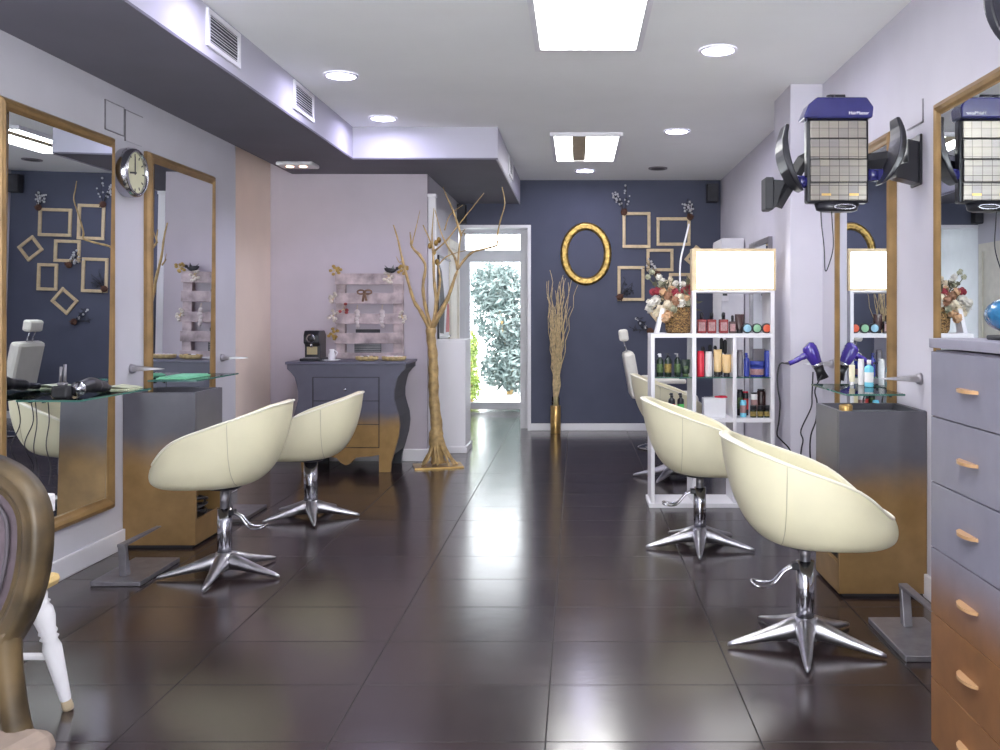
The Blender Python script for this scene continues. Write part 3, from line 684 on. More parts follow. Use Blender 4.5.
fl=[(651,303,.035,1,-.06),(649,309,.03,1,-.02),(656,300,.035,1,-.05),(657,313,.03,0,-.07),(661,309,.035,0,-.08),(665,318,.035,3,-.10),(669,314,.03,3,-.09),(653,292,.026,2,-.02),(657,291,.028,2,-.05),(663,292,.03,3,-.06),(668,296,.034,6,-.07),(672,290,.03,3,-.03),(676,293,.034,2,-.06),(679,297,.034,0,-.08),(681,303,.034,1,-.08),(675,301,.036,6,-.09),(668,305,.036,0,-.09),(673,309,.03,5,-.09),(684,291,.026,2,-.04),(689,287,.022,2,.0),(686,297,.03,3,-.05),(690,293,.024,2,-.03),(683,284,.022,1,0),(676,284,.026,1,.02),(667,284,.028,0,.02),(661,284,.026,5,.0),(659,277,.024,1,.01),(663,281,.02,1,.0),(670,279,.02,0,.03),(652,272,.022,5,.03),(648,277,.02,5,.03),(688,302,.03,5,-.02),(690,308,.024,4,.0),(684,309,.03,4,-.06),(678,311,.028,4,-.07),(655,284,.018,4,.02),(694,297,.02,2,.01)]
sm=MB()
for px,py,r_,mi,dy in fl:
    Yp=pY+.06+dy; c=W(px,py,Yp)-Vector(fb.location)
    mb=MB(); blossom(mb,c,r_*1.05,rr); mb.build('blossom',fm[mi],fb)
    sm.tube([(rr.uniform(-.04,.04),rr.uniform(-.04,.04),.12),c*.55+Vector((0,0,.05)),c],.003,5)
for k in range(150):
    c=Vector((rr.uniform(-.13,.10),rr.uniform(-.07,.07),rr.uniform(.14,.32))); u=Vector((rr.gauss(0,1),rr.gauss(0,.5),rr.gauss(.6,1))).normalized(); w=u.orthogonal().normalized()
    sm.add([c,c+u*.03+w*.009,c+u*.06,c+u*.03-w*.009],[(0,1,2,3)])
sm.build('stems_and_leaves',fm[4],fb)
p=[W(681,300,pY+.06),W(680,285,pY+.06),W(680.5,262,pY+.07),W(684,245,pY+.08),W(689,224,pY+.1)]
MB().tube(catmull([q-Vector(fb.location) for q in p]),.006,8).build('white_stick',M['white'],fb)

# ------------------------------------------------------------------ back wall decorations
def rect_frame(cx, cy, w, h, rot, label):
    Y=9.485; c=W(cx,cy,Y); s=Y/F; a,b=w*s/2,h*s/2; fw=.032
    t=thing('picture_frame',(c.x,YB,c.z),label,'picture frame','empty wooden frames on the blue wall')
    t.rotation_euler=(0,rot,0)
    MB().box(-a,a,-.022,-.001,-b,-b+fw,b=.004).box(-a,a,-.022,-.001,b-fw,b,b=.004).box(-a,-a+fw,-.022,-.001,-b+fw,b-fw,b=.004).box(a-fw,a,-.022,-.001,-b+fw,b-fw,b=.004).build('frame_moulding',M['palegold'],t)
rect_frame(636.5,230,28,36,0,'upright empty gold frame at the top left of the frame cluster')
rect_frame(673.5,231.5,34,28.5,0,'wide empty gold frame at the top right of the frame cluster')
rect_frame(660,260,27,22.5,0,'small wide empty gold frame in the middle of the cluster')
rect_frame(631,283.5,27,35,0,'upright empty gold frame at the lower left of the cluster')
rect_frame(679.5,286.8,21,27.5,0,'small upright empty gold frame behind the dried flowers')
rect_frame(697.8,258.5,20,19,PI/4-.1,'tilted diamond gold frame partly behind the light box')
rect_frame(661,310.5,19,22,PI/4+.1,'tilted diamond gold frame at the bottom of the cluster behind the basket')
def sprig(px, py, dirx, hpx, label, buds, dark):
    Y=YB-.03; c=W(px,py,Y); t=thing('dried_sprig',(c.x,YB-.001,c.z),label,'dried sprig','dried sprigs on the wall frames'); r=random.Random(int(px*7+py))
    b=MB()
    for k in range(26):
        u=Vector((r.gauss(0,1),-abs(r.gauss(0,.7)),r.gauss(0,1))).normalized(); w=u.orthogonal().normalized(); s=.045*r.uniform(.6,1.2)
        b.add([Vector((0,-.03,0)),u*s*.5+w*.012+Vector((0,-.03,0)),u*s+Vector((0,-.03,0)),u*s*.5-w*.012+Vector((0,-.03,0))],[(0,1,2,3)])
    b.sphere((0,-.03,0),.035,10,7,(1,.7,1)); b.build('seed_head',C('brown_seed_head',(.10,.045,.03),.9,var=.4),t)
    s=MB(); bd=MB(); L=hpx*Y/F
    for k in range(7):
        a=dirx+r.uniform(-.5,.5); l=L*r.uniform(.6,1.05); e=Vector((math.sin(a)*l,-.03-r.uniform(0,.03),math.cos(a)*l)); m=e*.5+Vector((r.uniform(-.02,.02),-.01,r.uniform(-.01,.02)))
        s.tube(catmull([(0,-.03,0),m,e],4),.0022,5)
        for q in (.5,.7,.85,1.0):
            if r.random()<buds: bd.sphere(e*q+Vector((r.uniform(-.015,.015),0,r.uniform(-.015,.015))),.011*r.uniform(.7,1.3),7,5)
            elif dark:
                p0=e*q; u=Vector((r.gauss(0,1),r.gauss(0,.4),r.gauss(0,1))).normalized(); w=u.orthogonal().normalized()
                s.add([p0,p0+u*.02+w*.006,p0+u*.045,p0+u*.02-w*.006],[(0,1,2,3)])
    s.build('thin_stems',C('dark_stem',(.03,.03,.035),.8),t)
    if bd.v: bd.build('pale_buds',C('cotton_bud',(.62,.62,.64),.8),t)
sprig(624,212,-.15,26,'brown sprig with tall pale buds on the top left frame corner',.8,True)
sprig(690,217,-.1,15,'brown sprig with pale buds on the top right frame corner',.8,True)
sprig(620,297,.7,18,'dark wispy sprig on the lower left frame corner',.0,True)
sprig(657,274,-.9,16,'sprig with pale buds under the small middle frame',.6,True)
sprig(650,331,-1.2,20,'dark sprig below the tilted bottom frame',.15,True)
# oval frame
c=W(586,253.8,9.485); t=thing('oval_wall_ornament',(c.x,YB,c.z),'ornate gold oval frame on the blue wall right of the garden door','oval frame')
s_=9.485/F; A,B=21.2*s_,27.2*s_; v=[];f=[];n=64; prof=[(.045,.001),(.045,.014),(.032,.03),(.018,.034),(.006,.026),(-.006,.034),(-.020,.030),(-.032,.016),(-.034,.001)]
for k in range(n):
    a=2*PI*k/n
    for (o_,d_) in prof: v.append(((A+o_)*math.cos(a),-d_,(B+o_)*math.sin(a)))
mp=len(prof)
for k in range(n):
    k2=(k+1)%n
    for i in range(mp-1): f.append((k*mp+i,k2*mp+i,k2*mp+i+1,k*mp+i+1))
MB().add(v,f,True).build('frame_moulding',M['gold'],t)
# loudspeakers
def speaker(x, z, w, h, label):
    t=thing('loudspeaker',(x,YB,z),label,'loudspeaker','black loudspeakers on the back wall')
    MB().box(-w/2,w/2,-.13,-.03,-h/2,h/2,b=.01).build('speaker_case',M['blackm'],t); MB().box(-w/2+.01,w/2-.01,-.135,-.131,-h/2+.01,h/2-.01).build('speaker_grille',M['darkvent'],t); MB().box(-.02,.02,-.03,-.001,-.03,.03).build('wall_bracket',M['black'],t)
c=W(712.5,193,9.4); speaker(c.x,c.z,.12,.19,'black loudspeaker high at the right end of the blue wall')
c=W(461,214,9.4); speaker(c.x,c.z,.10,.20,'black loudspeaker above the garden doorway behind the tree branches')
# twig vase
t=thing('twig_vase',(-.217,9.28,0),'tall bundle of curly gold twigs in a brass cylinder by the blue wall','vase')
MB().lathe([(.050,0),(.052,.005),(.052,.28),(.046,.28),(.046,.2),(.001,.2)],28).build('brass_cylinder',M['brass'],t)
MB().lathe([(.030,.285),(.040,.30),(.040,.36),(.032,.37)],18,cap=False).build('glass_collar',M['glass'],t)
r=random.Random(5)
for k in range(44):
    ex=(r.uniform(546,570) if k>3 else [577,571,562,551][k]); ey=(r.uniform(272,330) if k>3 else [285,280,275,270][k]); tip=W(ex,ey,9.28+r.uniform(-.1,.1))-Vector(t.location)
    tip.y=max(-.16,min(.12,tip.y)); pts=[]; a0=r.uniform(0,6)
    for i in range(13):
        q=i/12; ww=.012*(q**.5)
        pts.append(Vector((tip.x*q**1.35+r.uniform(-.018,.018)*(1-q)+ww*math.sin(q*34+a0),tip.y*q**1.35+ww*math.cos(q*29+a0),.15+(tip.z-.15)*q)))
    MB().tube(catmull(pts,2),[.0068*(1-.6*i/24) for i in range(25)],5).build('twig',M['twig'],t)

# ------------------------------------------------------------------ tree
TY=7.25
tree=thing('bare_tree',(W(438,466,TY).x,TY,0),'bare gold-painted tree with forked branches on a square plate beside the corridor','tree')
def TP(px,py,dy=0): 
    q=W(px,py,TY+dy)-Vector(tree.location); q.z=q.z; return q
MB().box(-.19,.19,-.12,.12,.0005,.012,M=Matrix.Rotation(.25,4,'Z')).build('base_plate',M['brass'],tree)
trk=[TP(438,463),TP(437,452),TP(436,438),TP(436.5,425),TP(434,400),TP(433.5,378),TP(433,355),TP(431,338),TP(431,328)]
rad=[.055,.050,.058,.046,.040,.040,.037,.036,.042]
cp=catmull(trk,5); rr_=[]
for i in range(len(cp)):
    q=i/5; k=min(int(q),len(rad)-2); rr_.append((rad[k]+(rad[k+1]-rad[k])*(q-k))*(1+.07*math.sin(i*1.7)))
MB().tube(cp,rr_,14).build('trunk',M['branch'],tree)
rt=random.Random(2)
for k in range(13):
    a=2*PI*k/13+rt.uniform(-.2,.2); L=rt.uniform(.09,.16)
    pts=[(.02*math.cos(a),.02*math.sin(a),.24+rt.uniform(-.03,.04)),(.055*math.cos(a),.055*math.sin(a),.15),(L*.7*math.cos(a+.2),L*.7*math.sin(a+.2),.06),(L*math.cos(a),L*.8*math.sin(a),.016)]
    MB().tube(catmull(pts,5),[.016-.0007*i for i in range(16)],7).build('root',M['branch'],tree)
BR=[([(431,332),(421,312),(414,301),(408,281),(402,258),(398,240),(393.5,225)],.018,-.12),
    ([(407,268),(402,262),(399,262),(396,256)],.007,-.1),
    ([(432,330),(425,305),(423,285),(425,264),(412,247),(411,240),(410,232)],.016,-.05),
    ([(412,246),(416,228),(420,210)],.006,-.08),
    ([(425,264),(420,254),(413,249)],.009,-.05),
    ([(432,328),(436,305),(434,278),(433,252),(431,243),(423,225)],.016,.04),
    ([(433,252),(432,235),(434,208)],.009,.05),
    ([(436,303),(440,280),(437,262)],.014,.08),
    ([(432,328),(443,308),(449,295),(455,277),(457.5,270)],.024,-.02),
    ([(457.5,270),(455,258),(448,247),(441,232),(435,210)],.011,.0),
    ([(457.5,270),(459,250),(461,236),(465,229)],.009,-.05),
    ([(457.5,270),(465,259),(473,252),(484,249),(497,245),(497,238),(500,222),(504.5,206),(504,196),(502,187)],.011,-.1),
    ([(434,251),(447,240),(460,223),(472,208),(484,193)],.008,.1),
    ([(461,236),(457,222),(452,208),(447,197),(443,187)],.010,.06),
    ([(437,266),(446,257),(456,253),(468,250)],.007,.04),
    ([(444,230),(450,215),(463,205)],.006,.12),
    ([(464,233),(469,241),(466,250)],.005,.0)]
for pl,r0,dy in BR:
    n=len(pl); pts=[TP(px,py,dy*min(1,(i/(n-1))*1.2)+rt.uniform(-.01,.01)) for i,(px,py) in enumerate(pl)]
    if pl[0][1]<320: pts[0].y=dy*.3
    cp=catmull(pts,4); m_=len(cp)
    MB().tube(cp,[r0*(1-.72*i/(m_-1))*(1+.12*math.sin(i*2.1)) for i in range(m_)],8).build('branch',M['branch'],tree)
nb=MB()
for px,py in ((436,243),(430,246),(437,262),(434,252),(439,240)): nb.sphere(TP(px,py,.04),.018,8,6,(1,1,1.4))
nb.build('bud_cluster',M['gold'],tree)

# ------------------------------------------------------------------ corridor low cabinet, pipe cover, poster
t=thing('low_white_cabinet',(-1.10,8.15,0),'waist-high plain white partition cabinet behind the bare tree','cabinet')
MB().box(-.125,.13,-.19,.19,.05,.985,b=.004).build('carcass',M['white'],t); MB().box(-.125,.145,-.205,.205,.0,.055,b=.004).build('skirting',M['white'],t)
t=thing('pipe_cover',(-1.195,7.56,0),'slim white vertical pipe cover at the alcove corner behind the tree','pipe cover')
MB().box(-.03,.03,-.03,.03,.0,2.17,b=.004).build('cover_strip',M['white'],t); MB().box(-.036,.036,-.036,.036,2.17,2.20,b=.006).build('cover_cap',M['white'],t)
t=thing('wall_poster',(XC,8.42,.99),'tall narrow black and white poster on the corridor wall above the white cabinet','poster')
MB().box(.001,.02,-.37,-.35,0,.74).box(.001,.02,.35,.37,0,.74).box(.001,.02,-.35,.35,0,.02).box(.001,.02,-.35,.35,.72,.74).build('poster_frame',M['black'],t)
MB().box(.002,.010,-.35,.35,.02,.72).build('poster_print',M['white_m'],t)
MB().prism([(-.30,.05),(-.05,.04),(.02,.30),(-.06,.45),(-.18,.60),(-.30,.66)],'x',.0105,.012).build('poster_dark_shape',M['blackm'],t)
MB().prism([(.08,.05),(.30,.05),(.30,.30),(.18,.35)],'x',.0105,.012).build('poster_red_shape',pm('poster_red',(.45,.05,.06),.5),t)

# ------------------------------------------------------------------ console in the alcove
KY=6.98; ks=KY/F; kx=(346-CX)*ks
con=thing('curved_console',(kx,KY+.23,0),'curvy slate blue console chest with gold lower half in the alcove','console chest')
def kz(py): return H-(py-CY)*ks
half=[(59,364.5),(59,369),(55.5,372),(51.5,377),(49.5,384),(48,392),(48,400),(50.3,409),(52.7,417),(53.6,426),(52.3,437),(48.2,452),(45,463),(44.2,471.5)]
inner=[(33,471.5),(33,455),(25,456.5),(15,457),(9.5,458),(5,463),(0,465.5)]
ztop=kz(364.5)
outl=[(a*ks,max(.001,kz(b)) if b<471 else .001) for a,b in half+inner]
poly=outl+[(-a,b) for a,b in outl[::-1][1:]]
upper=[(a*ks,kz(b)) for a,b in half if b<456]+[(46.5*ks,kz(456))]
ypoly=upper+[(-a,b) for a,b in upper[::-1]]
MB().box(-60.5*ks,60.5*ks,-.245,.245,ztop+.0005,ztop+.022,b=.004).build('console_top',pm('slate_top',(.115,.115,.165),.4),con)
MB().prism(poly,'y',-.23,-.19).build('front_panel',M['console'],con)
MB().prism(ypoly,'y',-.189,.189).build('chest_body',M['slatedark'],con)
MB().prism(poly,'y',.19,.23).build('rear_panel',M['slatedark'],con)
rows=[(378,400.5),(401.5,424),(425,447)]
for i,(a,b) in enumerate(rows):
    dr=MB().box(-32.5*ks,32.5*ks,-.236,-.2305,kz(b),kz(a),b=.002).build('drawer',M['console'],con)
    k=MB().cyl((0,-.2365,(kz(a)+kz(b))/2),(0,-.246,(kz(a)+kz(b))/2),.006,.006,12).sphere((0,-.256,(kz(a)+kz(b))/2),.014,12,8).build('knob',M['chrome'],dr)
gr=MB(); zz=[kz(b) for b in (377.2,400.9,424.4,447.6)]
for z in zz: gr.box(-33.2*ks,33.2*ks,-.2345,-.2302,z-.002,z+.002)
gr.box(-33.4*ks,-32.7*ks,-.2345,-.2302,zz[3],zz[0]).box(32.7*ks,33.4*ks,-.2345,-.2302,zz[3],zz[0]); gr.build('drawer_gap',M['blackm'],con)
KT=ztop+.0225
# pallet
PYb=YA-.075
pal=thing('wooden_pallet',(W(369.6,0,PYb).x,PYb,KT),'whitewashed wooden pallet standing on the console against the alcove wall','pallet')
ps=(PYb)/F; pw=34*ps
def pz(py): return H-(py-CY)*ps-KT
for (a,b) in ((273.5,284.5),(293,303.8),(313.5,324),(333,343.5),(352.5,362)):
    MB().box(-pw,pw,-.02,0,max(.001,pz(b)),pz(a),b=.002,M=Matrix.Rotation(rnd.uniform(-.006,.006),4,'Y')).build('slat',M['pallet'],pal)
for x0,x1 in ((-pw+.005,-pw+.075),(pw-.085,pw-.008)):
    MB().box(x0,x1,.001,.06,.001,pz(276),b=.002).build('post',M['pallet'],pal)
# wall grille behind the pallet
t=thing('wall_grille',(W(368,0,YA).x,YA,H-(347-CY)*YA/F),'dark slatted wall grille seen through the lower pallet gap','wall grille')
MB().box(-.11,.11,-.006,-.001,-.045,.045).build('grille_plate',M['darkvent'],t)
mb=MB()
for k in range(6): mb.box(-.105,.105,-.010,-.0065,-.038+k*.0145,-.033+k*.0145)
mb.build('grille_slats',M['steel'],t)
t=MB().box(-.10,.10,-.006,-.001,-.014,.014).build('wall_slot',M['darkvent'],loc=(W(368,0,YA).x,YA,H-(331-CY)*YA/F)); tag(t,'narrow dark slot in the wall behind the pallet','wall slot')
# ornaments hung on the pallet
def ornament(px,py,kind,label,cat='ornament'):
    Y=PYb-.03; c=W(px,py,Y); t=thing(cat.replace(' ','_'),(c.x,Y,c.z),label,cat,'ornaments clipped to the pallet'); t.scale=(1.0,1,1.0) if kind=='bird' else (1.3,1,1.3); r=random.Random(int(px*3))
    if kind=='bird':
        MB().tube(catmull([(-.05,0,.03),(-.02,0,.015),(.02,0,.01),(.05,0,.02)],4),[.004,.008,.013,.017,.02,.021,.02,.019,.017,.014,.01,.008,.004],10).sphere((.055,0,.03),.014,10,7).build('bird_body',M['blackm'],t)
        MB().add([(-.005,0,.02),(-.05,.0,.055),(-.03,.004,.03)],[(0,1,2)]).add([(.0,0,.02),(.025,0,.06),(.03,.004,.02)],[(0,1,2)]).build('wing',M['black'],t,solid=.003)
        MB().add([(.068,-.003,.032),(.068,.003,.028),(.083,0,.028)],[(0,1,2)]).build('beak',M['brass'],t,solid=.003)
    elif kind=='heart':
        mb=MB(); 
        for k in range(5): mb.sphere((0.004*math.sin(k*2),0,-k*.022),.017-.001*k,10,7,(1,.6,1))
        mb.build('chain_of_cones',C('pale_wax',(.62,.55,.55),.6),t); MB().tube([(0,.0,.015),(0,.01,.045)],.002,5).build('string',M['twig'],t)
    elif kind=='bow':
        mb=MB(); mb.tube([Vector((.022*math.cos(a)-.022,0,.012*math.sin(a))) for a in [k*2*PI/12 for k in range(12)]],.006,6,closed=True).tube([Vector((.022*math.cos(a)+.022,0,.012*math.sin(a))) for a in [k*2*PI/12 for k in range(12)]],.006,6,closed=True).tube([(0,-.002,0),(-.012,0,-.06)],.007,6).tube([(0,-.002,0),(.012,0,-.055)],.007,6)
        mb.build('ribbon',C('brown_ribbon',(.20,.11,.07),.7),t); MB().sphere((0,-.004,0),.010,8,6).build('ribbon_knot',C('brown_knot',(.14,.08,.05),.7),t)
    else:
        col={'buds':(.62,.56,.50),'gold':(.42,.28,.08),'red':(.30,.05,.05)}[kind]; mb=MB(); st=MB()
        for k in range(9 if kind!='red' else 5):
            a=r.uniform(0,2*PI); l=r.uniform(.01,.035); mb.sphere((l*math.cos(a),-.003*k*.3,l*math.sin(a)),.012,7,5,(1,.7,.8)); st.tube([(0,0,0),(l*math.cos(a),0,l*math.sin(a))],.002,5)
        mb.build('petals',C('petal_'+kind,col,.7,var=.3),t); st.build('stems',M['twig'],t)
ornament(390.5,272,'bird','small black bird figure perched on the top pallet slat','bird figure')
ornament(389,277,'buds','pink and brown sprig under the black bird on the pallet','dried flower')
ornament(404,270,'gold','gold sprig at the top right corner of the pallet','dried flower')
ornament(336,270,'gold','gold sprig at the top left corner of the pallet','dried flower')
ornament(364.5,292,'bow','brown ribbon bow hanging on the second pallet slat','ribbon bow')
ornament(334,298,'buds','pale flower sprig at the left end of the second slat','dried flower')
ornament(343.5,309,'red','dark red flower between the second and third pallet slats','dried flower')
ornament(333,316,'buds','pale flower sprig at the left end of the third slat','dried flower')
ornament(357,312,'heart','longer pale hanging garland on the third pallet slat','garland')
ornament(382,312,'heart','pale hanging garland on the right half of the third slat','garland')
ornament(402,317,'buds','pale flower sprig at the right end of the third slat','dried flower')
ornament(333,334,'gold','gold flower at the left end of the fourth slat','dried flower')
# coffee machine, cup, trays
cY=7.12
t=thing('coffee_machine',(W(314,0,cY).x,cY,KT),'small black capsule coffee machine with round silver front on the console','coffee machine')
MB().box(-.078,.078,-.12,.13,0,.022,b=.006).build('drip_base',M['black'],t)
MB().prism([(-.05,.022),(.12,.022),(.12,.20),(.08,.235),(-.06,.235),(-.085,.20),(-.085,.14),(-.05,.12)],'x',-.058,.062).build('machine_body',M['black'],t,bevel=.006)
MB().cyl((0,-.086,.175),(0,-.094,.175),.036,.034,24).build('round_badge',M['chrome'],t); MB().cyl((0,-.095,.175),(0,-.0965,.175),.024,.024,24).build('badge_center',M['black'],t)
MB().box(-.05,.05,-.115,-.055,.0225,.030,b=.002).build('drip_grid',M['steel'],t); MB().cyl((0,-.07,.14),(0,-.07,.105),.016,.008,14).build('spout',M['chrome'],t)
MB().box(-.04,.04,-.0535,-.051,.05,.11).build('capsule_window',C('gold_plate',(.45,.38,.22),.3),t)
t=thing('cup_saucer',(W(332,0,cY).x,cY-.02,KT),'white saucer beside the coffee machine','saucer'); MB().lathe([(.001,0),(.05,0),(.072,.008),(.070,.010),(.05,.004),(.001,.004)],24).build('saucer_dish',M['white'],t)
t=thing('white_jug',(W(332.5,0,cY).x,cY-.02,KT+.0045),'small white jug on the saucer next to the coffee machine','jug')
MB().lathe([(.022,0),(.028,.015),(.026,.045),(.016,.065),(.020,.085),(.016,.083),(.014,.06)],18).build('jug_body',M['white'],t); MB().tube(catmull([(.018,0,.075),(.042,0,.06),(.026,0,.025)],4),.004,6).build('jug_handle',M['white'],t)
def tray(px,w,label,fill,n):
    t=thing('wicker_tray',(W(px,0,cY).x,cY,KT),label,'tray','small trays on the console')
    MB().lathe([(.6,0),(.92,.006),(1.0,.032),(.96,.034),(.88,.012),(.001,.010)],26,M=Matrix.Diagonal((w,w*.62,1,1))).build('tray_dish',C('gold_straw',(.50,.38,.18),.5,var=.3,scale=60),t)
    r=random.Random(n)
    for k in range(n):
        a=2*PI*k/n; q=Vector((w*.55*math.cos(a),w*.33*math.sin(a),.026)); MB().sphere(q,.016,8,6,(1.3,1,.8)).build('sweet',fill[k%len(fill)],t)
tray(367,.092,'oval straw tray with small sweets in front of the pallet, nearer the coffee machine',[M['blackm'],m_tan,m_wht],8)
tray(394,.098,'oval straw tray with white sweets at the right end of the console',[m_wht,C('pink_sweet',(.75,.6,.62),.4)],10)

# ------------------------------------------------------------------ foot rests
fr0=thing('foot_rest',(-2.04,4.245,0),'low steel foot rest with a slanted bar beneath the near left mirror','foot rest','steel foot rests')
MB().box(-.11,.11,-.205,.205,.0005,.022,b=.003).build('base_plate',M['steel'],fr0)
pm_=MB()
pm_.prism([(-.125,.0225),(-.085,.0225),(-.115,.165),(-.14,.165)],'x',-.022,.012); pm_.build('post',M['steel'],fr0,bevel=.003)
pm_=MB(); pm_.add([(-.022,-.145,.158),(.012,-.145,.158),(.012,-.145,.172),(-.022,-.145,.172),(-.012,.22,.166),(.012,.22,.166),(.012,.22,.172),(-.012,.22,.172)],[(0,3,2,1),(4,5,6,7),(0,1,5,4),(1,2,6,5),(2,3,7,6),(3,0,4,7)]); pm_.build('foot_bar',M['steel'],fr0,bevel=.002)
dup(fr0,(-2.04,5.49,0),0,'low steel foot rest beneath the second left mirror behind the chairs')
dup(fr0,(1.245,3.365,0),PI,'low steel foot rest on the right between the front chair and the chest of drawers')

# ------------------------------------------------------------------ chest of drawers
DX,DY0,DY1=.955,1.975,2.455
ds=thing('chest_of_drawers',((DX+1.47)/2,(DY0+DY1)/2,0),'tall grey chest of drawers fading to copper at the right edge','chest of drawers')
hx=(1.47-DX)/2; hy2=(DY1-DY0)/2
MB().box(-hx+.008,hx,-hy2,hy2,.05,1.107).build('carcass',M['dresser'],ds); MB().box(-hx+.02,hx,-hy2+.01,hy2-.01,0,.05).build('plinth',M['blackm'],ds)
MB().box(-hx-.008,hx,-hy2-.01,hy2+.008,1.1125,1.138,b=.002).build('dresser_top',pm('dresser_top_grey',(.26,.25,.31),.4),ds)
for k in range(6):
    z1=1.103-k*.1745; z0=z1-.1715
    d_=MB().box(-hx-.006,-hx+.0075,-hy2+.002,hy2-.002,z0,z1,b=.0015).build('drawer',M['dresser'],ds)
    zc=(z0+z1)/2-.002
    hb=MB(); n=10
    for i in range(n):
        y=-.052+.104*i/n; y2=y+.0104; x=-hx-.0075-.020*math.sin(PI*(i+.0)/n)**.6; x2=-hx-.0075-.020*max(0,math.sin(PI*(i+1)/n))**.6
        hb.add([(-hx-.0062,y,zc-.004),(x-.002,y,zc-.004),(x2-.002,y2,zc-.004),(-hx-.0062,y2,zc-.004),(-hx-.0062,y,zc+.004),(x-.002,y,zc+.004),(x2-.002,y2,zc+.004),(-hx-.0062,y2,zc+.004)],[(0,1,2,3),(4,7,6,5),(1,5,6,2),(0,4,5,1),(3,2,6,7)])
    hb.build('handle',C('wood_handle',(.44,.26,.13),.4),d_)
t=thing('blue_bag',(1.078,2.24,1.138),'shiny blue plastic bundle on top of the chest of drawers','bag')
MB().sphere((0,0,.062),.075,18,12,(1.0,1.1,.62)).build('bag_body',C('glossy_blue',(.01,.10,.22),.15,var=.3,scale=30,bump=.6,coat=.4),t)
MB().tube(catmull([(-.05,.03,.07),(-.02,.03,.10),(.04,.01,.125)],4),.006,6).build('bag_fold',C('pale_blue',(.2,.42,.55),.2),t); MB().box(-.055,.05,-.03,.05,.0005,.012,b=.004).build('dark_base',M['blackm'],t)

# ------------------------------------------------------------------ salon chairs
def lerp_tab(tab,x):
    if x<=tab[0][0]: return tab[0][1]
    for (a,b),(c_,d_) in zip(tab,tab[1:]):
        if x<=c_: return b+(d_-b)*(x-a)/(c_-a)
    return tab[-1][1]
XBK=[(0,-.06),(.006,-.12),(.022,-.165),(.07,-.212),(.155,-.258),(.273,-.290),(.40,-.306)]
XFR=[(0,.285),(.010,.305),(.025,.318),(.055,.322),(.085,.314),(.11,.300),(.16,.292),(.40,.292)]
WID=[(0,.16),(.008,.195),(.028,.225),(.09,.255),(.17,.268),(.27,.274),(.40,.272)]
ZR=[(-.306,.388),(-.27,.380),(-.22,.360),(-.095,.317),(.063,.262),(.13,.232),(.17,.206),(.21,.172),(.25,.134),(.28,.112),(.30,.104),(.322,.100)]
def outline(th,z,inset=0):
    xb=lerp_tab(XBK,z)+inset; xf=lerp_tab(XFR,z)-inset; w=lerp_tab(WID,z)-inset; cx=(xf+xb)/2; a=(xf-xb)/2; e=2/2.35
    c_,s_=math.cos(th),math.sin(th)
    return Vector((cx+a*math.copysign(abs(c_)**e,c_), w*math.copysign(abs(s_)**e,s_), z))
def rimz(th):
    lo,hi=0,.45
    for _ in range(30):
        m_=(lo+hi)/2
        if lerp_tab(ZR,outline(th,m_).x)>m_: lo=m_
        else: hi=m_
    return (lo+hi)/2
def shell_mesh():
    n=64; v=[];f=[]; zs=[0,.015,.04,.10,.2,.32,.46,.6,.73,.85,.94,1.0]
    rim=[rimz(2*PI*k/n) for k in range(n)]
    for s in zs:
        for k in range(n): v.append(outline(2*PI*k/n, rim[k]*s))
    m_=len(zs)
    for i in range(m_-1):
        for k in range(n): f.append((i*n+k,i*n+(k+1)%n,(i+1)*n+(k+1)%n,(i+1)*n+k))
    mb=MB()
    # bottom: rings inwards
    c0=Vector((.10,0,0)); base=len(v)
    for j,q in enumerate((.66,.33)):
        for k in range(n): v.append(c0+(v[k]-c0)*q)
    for k in range(n):
        k2=(k+1)%n; f.append((base+k,base+k2,k2,k)); f.append((base+n+k,base+n+k2,base+k2,base+k))
    v.append(c0); ci=len(v)-1
    for k in range(n): f.append((ci,base+n+(k+1)%n,base+n+k))
    mb.add(v,f,True); return mb,rim,n
